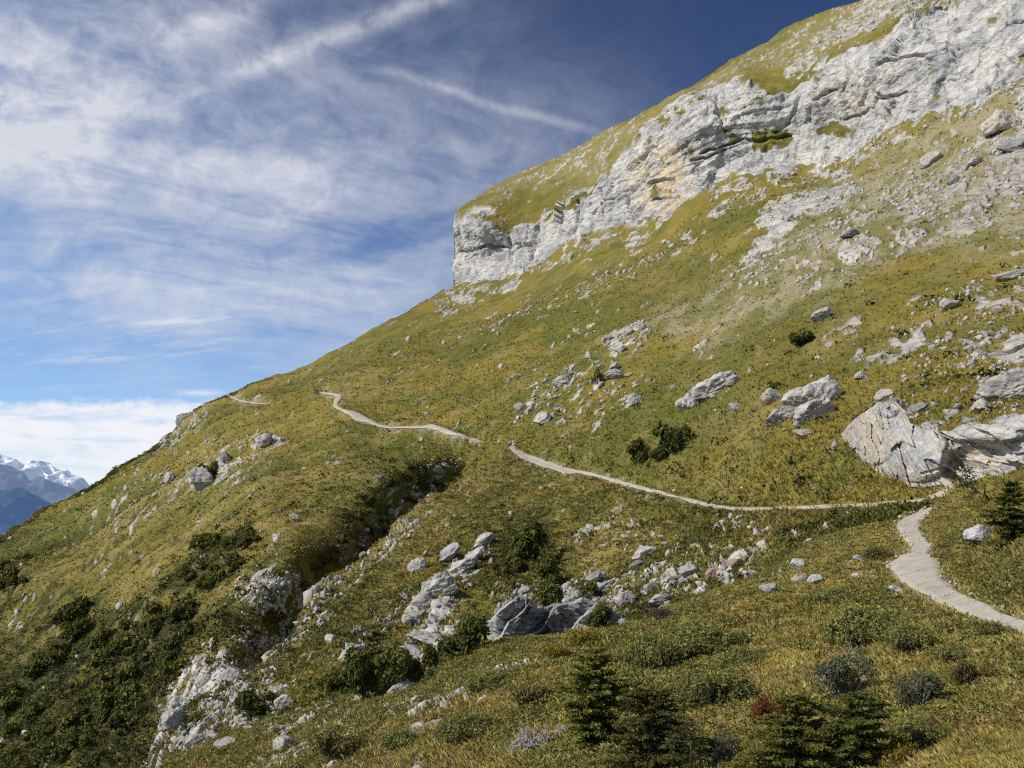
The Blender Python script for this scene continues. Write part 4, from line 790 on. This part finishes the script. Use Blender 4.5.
def bush(u, v, w, h, kind, label, group=None, parts=True, name='bush'):
    """u, v: foot of the shrub"""
    p, y = place(u, v); k = y/F; var = bq.choice(BUSHES[kind]); N_BUSH[0] += 1
    top = 0.95*{'juniper': .70, 'far': 1.1, 'alder': 1.15, 'willow': 1.1, 'rust': .6, 'gold': .55, 'heath': .45, 'bronze': .6}[kind]+0.12
    sx = w*k*0.5; sz = h*k/top
    if parts:
        o = link(bpy.data.objects.new(name, None)); o.empty_display_size = 0.3
        for nm, me in (('foliage', var[0]), ('stem', var[1])): new_obj(nm, me, o)
    else: o = new_obj(name, var[0])
    o.location = p+Vector((0, sx*0.35, -0.05*sx)); o.scale = (sx, sx*bq.uniform(.8, 1.1), sz); o.rotation_euler = (bq.uniform(-.1, .1), bq.uniform(-.15, .05), bq.uniform(0, 6.28))
    tag(o, label, 'bush', group); return o
BL = [(802,346,32,22,'alder','lone dark green bush on the open slope above the white boulders'), (672,454,46,36,'alder','upper bush of the dark pair beside the broken outcrop'), (641,463,40,30,'alder','lower bush of the dark pair above the trail'),
 (659,462,26,22,'alder','small bush between the two bushes of the dark pair'), (598,384,16,17,'far','small dark bush among the pale stones over the trail'), (195,485,14,9,'far','small bush left under the dark bush on the ridge'), (776,389,18,10,'far','low olive bush above the white boulder group'),
 (523,560,62,50,'alder','large dark bush at the head of the spur below the trail'), (552,585,46,32,'alder','dark bush right of the large spur bush'), (557,622,56,46,'alder','dense bush over the dark slabs in the hollow'), (597,629,42,30,'alder','bush at the near meadow rim right of the dark slabs'), (590,600,26,22,'far','small bush among the slanting ledges'),
 (462,658,60,48,'alder','round dark bush right of the standing slab'), (366,699,66,58,'alder','spiky dark bush on the left below the spur'), (402,690,52,46,'alder','right half of the dark thicket below the spur'), (332,694,40,26,'alder','low bush at the left end of the dark thicket below the spur'), (252,722,50,34,'alder','dark bush by the white cube shaped rock'), (430,668,28,26,'far','small bush under the standing slab'),
 (700,662,110,46,'juniper','wide pale green juniper mat at the top of the near meadow'), (655,672,80,44,'juniper','juniper mat left of the wide one on the near meadow'), (746,668,60,26,'juniper','small juniper patch right of the wide juniper mat'), (716,710,96,46,'juniper','dark green low shrub below the juniper mats'),
 (875,645,105,48,'juniper','broad dark juniper hummock left of the path'), (915,655,70,36,'juniper','juniper patch between hummock and path bend'), (848,705,80,70,'willow','grey leaved willow shrub in front of the juniper hummock'), (925,712,70,46,'willow','grey green shrub right of the willow shrub'), (975,690,60,34,'bronze','olive tan shrub on the bank under the path'), (955,665,48,26,'juniper','low green mat below the path edge'),
 (770,728,46,36,'rust','rusty red leaved shrub between the small spruces'), (663,620,34,14,'heath','purple brown heather clump at the meadow rim'), (585,646,54,24,'gold','golden yellow shrub left of the juniper mats'), (556,662,44,20,'gold','yellow green shrub left of the golden one'), (722,768,66,40,'willow','pale grey scrub at the bottom edge between spruces'), (905,768,60,40,'gold','yellow green shrub at the bottom edge right of the spruces'),
 (930,750,60,40,'juniper','green shrub right of the bottom spruces'), (528,708,70,30,'bronze','olive shrub patch in the near meadow left of the small spruce'), (465,742,80,36,'juniper','dark shrub mat in near grass under the flat slab'), (340,760,80,34,'bronze','brown green shrub at the bottom edge left of centre'), (490,690,70,24,'juniper','low green mat behind the dead wood'), (620,668,40,24,'juniper','green mat behind the small spruce'),
 (836,600,48,16,'juniper','low mat on the meadow near the pale stones'), (880,560,40,16,'bronze','dry shrub at the inner bend of the path'), (1000,640,50,22,'bronze','dry brown tuft shrub below the path at the right edge'), (400,752,60,30,'juniper','dark green mat by the upright grey rock')]
for b_ in BL: bush(*b_)
def thicket(poly, n, w0, w1, kind, label, group, parts=False):
    xs_ = [p[0] for p in poly]; ys_ = [p[1] for p in poly]; k = 0
    while k < n:
        u = bq.uniform(min(xs_), max(xs_)); v = bq.uniform(min(ys_), max(ys_))
        if poly_sd(np.array([u]), np.array([v]), poly)[0] < 0: continue
        w = bq.uniform(w0, w1); bush(u, v, w, w*bq.uniform(.5, .8), kind, label, group, parts); k += 1
thicket([(445,448),(405,468),(360,510),(330,545),(345,560),(400,525),(440,500),(470,475)], 24, 9, 22, 'far', 'dark shrub in the shaded gully left of the spur', 'shrubs in the shaded gully')
thicket([(330,545),(310,575),(285,600),(300,610),(340,570)], 9, 10, 20, 'far', 'dark shrub at the lower end of the shaded gully', 'shrubs at the lower gully')
thicket([(175,562),(250,520),(262,545),(215,590),(180,602)], 26, 12, 28, 'far', 'dark shrub on the rocky patch left of the gully', 'shrubs on the rocky patch left of the gully')
thicket([(0,660),(60,622),(130,625),(185,612),(200,640),(170,690),(140,768),(0,780)], 66, 16, 44, 'far', 'dark alder shrub in the thicket at the lower left corner', 'alder shrubs of the lower left thicket')
thicket([(0,555),(30,560),(25,590),(0,600)], 7, 12, 24, 'far', 'dark shrub at the left edge below the skyline', 'shrubs at the left edge')
thicket([(480,575),(545,530),(560,570),(510,590)], 8, 14, 30, 'far', 'low shrub around the large spur bush', 'low shrubs around the large spur bush')
# ------------------------------------------------------------------ spruces
def spruce(name, u, v, w, h, label, seed, c0=(0.026, 0.038, 0.010), c1=(0.235, 0.225, 0.045), nw=21, lean=0.0, density=2.3):
    p, y = place(u, v); H = h*y/F; W = w*y/F*0.5; r = np.random.default_rng(seed)
    o = link(bpy.data.objects.new(name, None)); o.location = p+Vector((0, W*0.3, -0.03*H)); tag(o, label, 'tree')
    zt = np.linspace(0, 1, 9); bend = lambda z: np.array((lean*z*z*W+0.03*W*math.sin(5*z+seed), 0.04*W*math.cos(4*z+seed), z*H))
    V, Fc = tube([bend(z) for z in zt], 0.028*H*(1-zt)**0.8+0.003*H, 7); new_obj('trunk', make_mesh('trunk', V, Fc, M_BARK, None, True), o)
    C = []; D = []; S = []; T = []; bs = []
    for k in range(nw):
        z = float(np.clip(0.04+0.93*(k/(nw-1))**0.92+r.uniform(-.03, .03), .02, .985)); L0 = W*((1-z)**0.50*1.0+0.10)*r.uniform(.72, 1.18)
        m = int(r.integers(5, 8))
        for j in range(m):
            if r.random() > 0.90: continue
            a = j/m*2*np.pi+r.uniform(0, 1)+k; L = L0*r.uniform(0.50, 1.20)*(0.72+0.55*float(vnoise(np.array([np.cos(a)*1.3+seed, np.sin(a)*1.3, z*3.0])))); d = np.array((np.cos(a), np.sin(a), 0)); rise = r.uniform(0.05, 0.35)*(0.3+z); droop = r.uniform(0.05, 0.25)*(1-z)
            b0 = bend(min(z+r.uniform(-.02, .02), .99)); tt = np.linspace(0, 1, 5); pts = b0+d*L*tt[:, None]+np.array((0, 0, 1))*(L*(rise*tt-droop*tt**2))[:, None]
            bs.append(tube(pts, 0.006*H*(1-0.8*tt)*(1.1-z), 4))
            nt_ = max(5, int(34*density*L/W)); q = r.random(nt_)**0.7
            for qq in q:
                bp = b0+d*L*qq+np.array((0, 0, 1))*L*(rise*qq-droop*qq*qq); side = r.choice((-1, 1)); tw = unit(d*r.uniform(.4, 1)+side*np.array((-d[1], d[0], 0))*r.uniform(.3, 1)+np.array((0, 0, r.uniform(-.25, .30))))
                tl = L*0.30*(1.15-qq)*r.uniform(.6, 1.3)+0.02*H; nn = 9
                f = np.linspace(0.05, 1, nn)[:, None]; C.append(bp+tw*tl*f+r.normal(size=(nn, 3))*0.004*H); D.append(np.repeat(unit(tw[None]*0.8+r.normal(size=(1, 3))*0.2), nn, 0)+r.normal(size=(nn, 3))*0.55); S.append(np.full(nn, 0.026*H*(1.1-0.35*z))*r.uniform(.6, 1.2, nn)); T.append(np.full(nn, qq)+r.normal(size=nn)*0.2)
    C = np.concatenate(C); D = unit(np.concatenate(D)); S = np.concatenate(S); T = np.concatenate(T)
    side = unit(np.cross(D, r.normal(size=D.shape)))
    Vn = np.stack([C-D*S[:, None]*.5, C+side*S[:, None]*.42, C+D*S[:, None], C-side*S[:, None]*.42], 1).reshape(-1, 3)
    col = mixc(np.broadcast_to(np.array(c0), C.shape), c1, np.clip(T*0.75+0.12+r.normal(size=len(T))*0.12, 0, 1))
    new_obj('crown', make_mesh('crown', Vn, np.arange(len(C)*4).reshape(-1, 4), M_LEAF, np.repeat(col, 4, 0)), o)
    V, Fc = join(bs); new_obj('branches', make_mesh('branches', V, Fc, M_DARKWOOD, None, True), o)
    return o
spruce('spruce_tree', 598, 752, 78, 104, 'young dark spruce rising to a point at the bottom centre', 1)
spruce('spruce_tree', 655, 775, 104, 86, 'bushy spruce at the bottom edge right of the pointed young spruce', 2, c1=(0.18, 0.165, 0.045), nw=18)
spruce('spruce_tree', 692, 778, 66, 56, 'small ragged spruce half hidden at the right of the bushy spruce', 6, c1=(0.18, 0.17, 0.06), nw=12, density=.7)
spruce('spruce_tree', 800, 785, 112, 90, 'wide dark spruce at the bottom edge right of the rusty shrub', 3, nw=18)
spruce('spruce_tree', 862, 772, 96, 80, 'spruce sapling below the grey leaved willow shrub', 4, nw=18, c1=(0.17, 0.175, 0.035))
spruce('spruce_tree', 1014, 545, 50, 66, 'dark spruce standing at the right edge above the path', 5)
bush(206, 484, 27, 26, 'far', 'low dark bush on the rocky knob of the left ridge')
spruce('spruce_tree', 372, 690, 34, 62, 'slim spruce tip rising from the thicket below the spur', 9, nw=12)
# ------------------------------------------------------------------ dead wood
def limbs(seed, start, direc, L, rad, depth, out, gnarl=0.35):
    r = np.random.default_rng(seed); n = 6; pts = [np.array(start, float)]; d = unit(np.array(direc, float))
    for k in range(n): d = unit(d+r.normal(size=3)*gnarl*0.5); pts.append(pts[-1]+d*L/n)
    out.append(tube(pts, rad*np.linspace(1, .35, n+1), 5))
    if depth > 0:
        for k in range(3 if depth > 1 else 4): limbs(seed*7+k+1, pts[int(r.integers(2, n+1))], unit(d+r.normal(size=3)*0.75), L*r.uniform(.45, .7), rad*.45, depth-1, out, gnarl)
p, y = place(990, 502); k = y/F
o = link(bpy.data.objects.new('bare_tree', None)); o.location = p; tag(o, 'leaning bare branched little tree on the bank under the crags', 'tree')
ls = []; limbs(3, (0, 0, -0.1), (-0.85, 0.1, 0.75), 30*k, 1.3*k, 0, ls); V, Fc = join(ls); new_obj('trunk', make_mesh('trunk', V, Fc, M_DARKWOOD, None, True), o)
ls = []
for q in range(7): limbs(20+q, (-(6+4*q)*k, 0, (6+2.6*q)*k), (-0.7+0.35*(q % 3), 0.2*(q % 2), 0.6), 18*k, 0.55*k, 2, ls, 0.5)
V, Fc = join(ls); new_obj('branches', make_mesh('branches', V, Fc, M_DARKWOOD, None, True), o)
rr = np.random.default_rng(4); Cc = V[rr.integers(0, len(V), 420)]+rr.normal(size=(420, 3))*1.6*k
Vl, Fl = leaf_quads(Cc, unit(rr.normal(size=(420, 3))+np.array((0, 0, .5))), np.full(420, 1.5*k)*rr.uniform(.5, 1.1, 420), 0.5, rr); new_obj('leaves', make_mesh('leaves', Vl, Fl, M_LEAF, np.repeat(mixc(np.broadcast_to(np.array((.03, .045, .01)), Cc.shape), (.10, .11, .02), rr.random(420)), 4, 0)), o)
p, y = place(541, 752); k = y/F; ls = []
for q in range(46):
    a = q*2.4; limbs(100+q, (16*k*math.cos(a)*rr.random(), 10*k*math.sin(a)*rr.random(), 8*k*rr.random()), (math.cos(a), math.sin(a)*.8, 0.5+0.8*rr.random()), 24*k*rr.uniform(.6, 1.1), 1.15*k, 1, ls, 0.6)
V, Fc = join(ls); o = new_obj('dead_branches', make_mesh('dead_branches', V, Fc, M_DEAD, None, True)); o.location = p; tag(o, 'grey heap of tangled dead branches in near grass at the bottom', 'dead wood')
for u, v, lab, sd in ((575, 748, 'pale dead twig sticking out left of the bottom spruces', 61), (820, 752, 'grey dead twig lying inside the wide dark spruce', 62), (850, 668, 'thin dry branch rising out of the grey leaved willow', 63)):
    p, y = place(u, v); k = y/F; ls = []; limbs(sd, (0, 0, 0), (0.5 if sd != 63 else -.35, -.3, 0.6 if sd != 63 else 1.2), 22*k, 0.8*k, 2, ls, 0.5); V, Fc = join(ls)
    o = new_obj('dead_branch', make_mesh('dead_branch', V, Fc, M_DEAD, None, True)); o.location = p+Vector((0, 0, 0.05)); tag(o, lab, 'dead wood')
# ------------------------------------------------------------------ grass, low ground cover
def blades(name, s, n, weight, h0, h1, wpx, nb, pal, bright, label, spread=0.35, minpx=0, gain=1.5):
    i, pos, nn, y = scatter(s, n, weight); r = RNG
    tone = s.col.reshape(-1, 3)[i]*(1-s.rock.ravel()[i][:, None])+G_OL*s.rock.ravel()[i][:, None]
    pk = np.array(pal)[r.choice(len(pal), n, p=bright)]; tone = (tone*0.45+pk*0.55)*gain; tone = tone*r.uniform(0.75, 1.3, n)[:, None]
    hh = np.clip(r.uniform(h0, h1, n), minpx*y/F, 11*y/F); V = np.zeros((n, nb, 4, 3)); lean = unit(r.normal(size=(n, 3)))*0.5+nn*0.1+np.array((0, 0, 0.9))
    for b in range(nb):
        a = r.uniform(0, 2*np.pi, n); out = np.stack([np.cos(a), np.sin(a), 0*a], -1); d = unit(lean+out*r.uniform(0.15, 0.75, n)[:, None]); h = hh*r.uniform(.6, 1.1, n)
        w = wpx*y/F*r.uniform(.7, 1.3, n); sd = np.stack([-np.sin(a), np.cos(a), 0*a], -1)*w[:, None]*0.5; root = pos+out*(hh*spread*r.random(n))[:, None]-nn*(0.08*hh)[:, None]
        mid = root+d*h[:, None]*0.6+np.array((0, 0, 1))*h[:, None]*0.05; tip = mid+unit(d+out*0.7-np.array((0, 0, .15)))*h[:, None]*0.45
        V[:, b] = np.stack([root-sd, root+sd, mid+sd*0.75, tip], 1)
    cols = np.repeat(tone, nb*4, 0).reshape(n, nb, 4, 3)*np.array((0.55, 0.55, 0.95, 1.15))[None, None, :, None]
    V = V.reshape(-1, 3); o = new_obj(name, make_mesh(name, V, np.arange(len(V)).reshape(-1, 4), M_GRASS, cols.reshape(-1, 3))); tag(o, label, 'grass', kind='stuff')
def gw(s, far): return (1-s.rock)*(s.pathd > 0.6)*(1-s.back)*(s.y < far)*(s.u < 1320)*mix(1, 0.4, s.u > 1060)
PAL = [G_OL, G_GR, G_TAN, G_DK*1.6, np.array((0.17, 0.09, 0.03))]
blades('grass', SA, 95000, gw(SA, 99)*(SA.v < 800), 0.07, 0.19, 0.9, 6, PAL, [.28, .22, .36, .08, .06], 'tufted olive and straw coloured grass of the near meadow', 0.8, 3, 1.9)
blades('grass', SB, 60000, gw(SB, 250), 0.22, 0.5, 0.9, 4, PAL, [.34, .26, .22, .15, .03], 'tufted grass on the middle slope below the trail', 0.5, 3)
blades('grass', SC, 90000, gw(SC, 420)*(0.35+sst(230, 600, SC.v)), 0.3, 0.65, 0.9, 3, PAL, [.44, .28, .20, .08, .0], 'tussocky olive grass of the mountainside', 0.5, 2)
def cover(name, s, n, weight, r0, r1, nl, c0, c1, label, lf=0.26):
    """low dwarf shrubs: small domes of leaves"""
    i, pos, nn, y = scatter(s, n, weight); r = RNG; R = np.minimum(r.uniform(r0, r1, n), 14*y/F)
    d = unit(r.normal(size=(n, nl, 3))); d[..., 2] = np.abs(d[..., 2])*0.75; C = pos[:, None]+d*(R*1.0)[:, None, None]*r.uniform(.6, 1.05, (n, nl, 1)); nr = unit(d+r.normal(size=d.shape)*0.5+np.array((0, 0, .3)))
    V, Fc = leaf_quads(C.reshape(-1, 3), nr.reshape(-1, 3), np.repeat(R*lf, nl)*r.uniform(.6, 1.2, n*nl), 0.55, r)
    t = np.clip(d[..., 2]*0.8+r.normal(size=(n, nl))*0.2, 0, 1).ravel(); tone = np.repeat(r.uniform(.7, 1.35, n), nl)[:, None]
    col = mixc(np.broadcast_to(np.array(c0), (n*nl, 3)), c1, t)*tone
    o = new_obj(name, make_mesh(name, V, Fc, M_LEAF, np.repeat(col, 4, 0))); tag(o, label, 'ground cover', kind='stuff')
nzA = fbm(SA.P/3.5, 3)*0.5+0.5; nzB = fbm(SB.P/9, 3)*0.5+0.5; nzC = fbm(SC.P/25, 3)*0.5+0.5
cover('dwarf_shrubs', SA, 11500, gw(SA, 99)*(SA.v < 800)*(SA.pathd > 8)*sst(0.36, 0.60, nzA), 0.08, 0.28, 44, (0.044, 0.052, 0.013), (0.26, 0.235, 0.060), 'dwarf shrubs matted through the near meadow grass', 0.17)
nzR = fbm(SA.P/1.9+40, 3)*0.5+0.5
cover('dwarf_shrubs', SA, 3600, gw(SA, 99)*(SA.v < 800)*(SA.pathd > 8)*sst(0.50, 0.68, nzR), 0.07, 0.22, 34, (0.07, 0.045, 0.018), (0.34, 0.22, 0.08), 'russet and straw coloured low shrubs in the near meadow', 0.17)
cover('dwarf_shrubs', SB, 5200, gw(SB, 250)*(0.1+SB.dk*1.5+sst(0.45, 0.65, nzB)), 0.25, 0.75, 18, (0.022, 0.030, 0.008), (0.105, 0.106, 0.020), 'dwarf shrubs on the middle slope')
cover('dwarf_shrubs', SC, 7000, gw(SC, 400)*(0.05+SC.dk*2+sst(0.55, 0.7, nzC)*sst(400, 560, SC.v)*sst(620, 450, SC.u)), 0.5, 1.5, 14, (0.016, 0.022, 0.006), (0.062, 0.064, 0.014), 'dwarf shrubs on the lower mountainside')
yw = sum(np.exp(-((SC.u-a)**2+((SC.v-b)*1.3)**2)/(2*r_*r_)) for a, b, r_ in ((745,475,60),(780,450,40),(560,450,60),(690,320,30),(420,390,50),(620,470,50),(860,480,40)))
cover('yellow_plants', SC, 650, gw(SC, 420)*yw, 0.22, 0.45, 7, (0.30, 0.25, 0.03), (0.62, 0.52, 0.10), 'yellowing leafy plants dotted over the grass above the trail')
# ------------------------------------------------------------------ the two walkers
def cloth_mat(name, c):
    m, nt, b, out = new_mat(name); n = xnoise(tcoord(), 60, 3); nt.links.new(xmix(n, [k*.8 for k in c], c), b.inputs['Base Color']); return m
M_SKIN = cloth_mat('skin', (0.50, 0.32, 0.24)); M_WHITEC = cloth_mat('white_cloth', (0.78, 0.79, 0.80)); M_NAVY = cloth_mat('navy_cloth', (0.03, 0.045, 0.085)); M_REDC = cloth_mat('red_cloth', (0.26, 0.02, 0.02)); M_HAIR = cloth_mat('hair', (0.025, 0.018, 0.014)); M_GREENC = cloth_mat('green_cloth', (0.04, 0.08, 0.05)); M_BOOT = cloth_mat('boot', (0.05, 0.04, 0.035))
def skin(name, verts, edges, radii, mat, parent, sub=2):
    me = bpy.data.meshes.new(name); bm = bmesh.new(); ly = bm.verts.layers.skin.verify(); bv = [bm.verts.new(q) for q in verts]
    for a, b in edges: bm.edges.new((bv[a], bv[b]))
    for k, r in enumerate(radii): bv[k][ly].radius = r if isinstance(r, tuple) else (r, r); bv[k][ly].use_root = (k == 0)
    bm.to_mesh(me); bm.free(); o = new_obj(name, me, parent); me.materials.append(mat)
    o.modifiers.new('skin', 'SKIN').use_smooth_shade = True; o.modifiers.new('sub', 'SUBSURF').levels = sub; o.modifiers['sub'].render_levels = sub; return o
def person(u, v, stride, rz, label, top, legs, pack, hat):
    p, y = place(u, v); o = link(bpy.data.objects.new('person', None)); o.location = p+Vector((0, 0, 0.02)); o.rotation_euler = (0, 0, rz); tag(o, label, 'person')
    s = stride
    J = {'pel': (0, 0, .95), 'bel': (0, .01, 1.10), 'che': (0, .03, 1.30), 'nec': (0, .04, 1.48), 'hd0': (0, .05, 1.58), 'hd1': (0, .06, 1.70),
         'hl': (-.10, 0, .90), 'kl': (-.10, .16*s, .50), 'al': (-.10, .10*s, .09), 'tl': (-.10, .24*s, .04), 'hr': (.10, 0, .90), 'kr': (.10, -.02*s, .49), 'ar': (.10, -.26*s, .12), 'tr': (.10, -.13*s, .04),
         'sl': (-.19, .03, 1.40), 'el': (-.25, -.08*s, 1.14), 'wl': (-.24, .05, .92), 'fl': (-.24, .09, .83), 'sr': (.19, .03, 1.40), 'er': (.25, .12*s, 1.15), 'wr': (.24, .30*s, 1.0), 'fr': (.24, .36*s, .95)}
    def sk(nm, ks, es, rd, mat): return skin(nm, [J[k] for k in ks], [(ks.index(a), ks.index(b)) for a, b in es], rd, mat, o)
    allk = list(J); E = [('pel','bel'),('bel','che'),('che','nec'),('nec','hd0'),('hd0','hd1'),('pel','hl'),('hl','kl'),('kl','al'),('al','tl'),('pel','hr'),('hr','kr'),('kr','ar'),('ar','tr'),('che','sl'),('sl','el'),('el','wl'),('wl','fl'),('che','sr'),('sr','er'),('er','wr'),('wr','fr')]
    R = dict(pel=.12, bel=.11, che=.13, nec=.055, hd0=.085, hd1=.08, hl=.085, kl=.058, al=.04, tl=.035, hr=.085, kr=.058, ar=.04, tr=.035, sl=.055, el=.042, wl=.03, fl=.035, sr=.055, er=.042, wr=.03, fr=.035)
    sk('body', allk, E, [R[k] for k in allk], M_SKIN)
    ks = ['pel','bel','che','sl','el','sr','er']; sk('shirt', ks, [('pel','bel'),('bel','che'),('che','sl'),('sl','el'),('che','sr'),('sr','er')], [R[k]+.025 for k in ks], top)
    ks = ['pel','hl','kl','al','hr','kr','ar']; sk('trousers', ks, [('pel','hl'),('hl','kl'),('kl','al'),('pel','hr'),('hr','kr'),('kr','ar')], [R[k]+.022 for k in ks], legs)
    for a, t in (('al','tl'), ('ar','tr')): sk('boot', [a, t], [(a, t)], [.06, .05], M_BOOT)
    J['h2'] = (0, .03, 1.70); J['h3'] = (0, -.01, 1.62); sk('hat' if hat else 'hair', ['h2', 'h3'], [('h2','h3')], [.095, .085], hat or M_HAIR)
    if pack:
        J['p0'] = (0, -.19, 1.06); J['p1'] = (0, -.20, 1.25); J['p2'] = (0, -.16, 1.44); skin('backpack', [J['p0'], J['p1'], J['p2']], [(0, 1), (1, 2)], [(.15, .11), (.17, .13), (.14, .10)], pack, o)
person(510.3, 448.4, 1.0, 0.25, 'walker with dark hair and a red rucksack going up the trail', M_WHITEC, M_NAVY, M_REDC, None)
person(513.6, 448.0, -1.0, 0.15, 'walker in pale clothes beside the one with the red rucksack', M_WHITEC, M_WHITEC, M_GREENC, None)
print('rocks', N_ROCK, 'bushes', N_BUSH)
scene.cycles.use_denoising = False; scene.cycles.max_bounces = 5; scene.cycles.diffuse_bounces = 2; scene.cycles.glossy_bounces = 1; scene.cycles.transmission_bounces = 2; scene.cycles.use_fast_gi = False

scene.cycles.pixel_filter_type = 'BLACKMAN_HARRIS'; scene.cycles.filter_width = 1.15
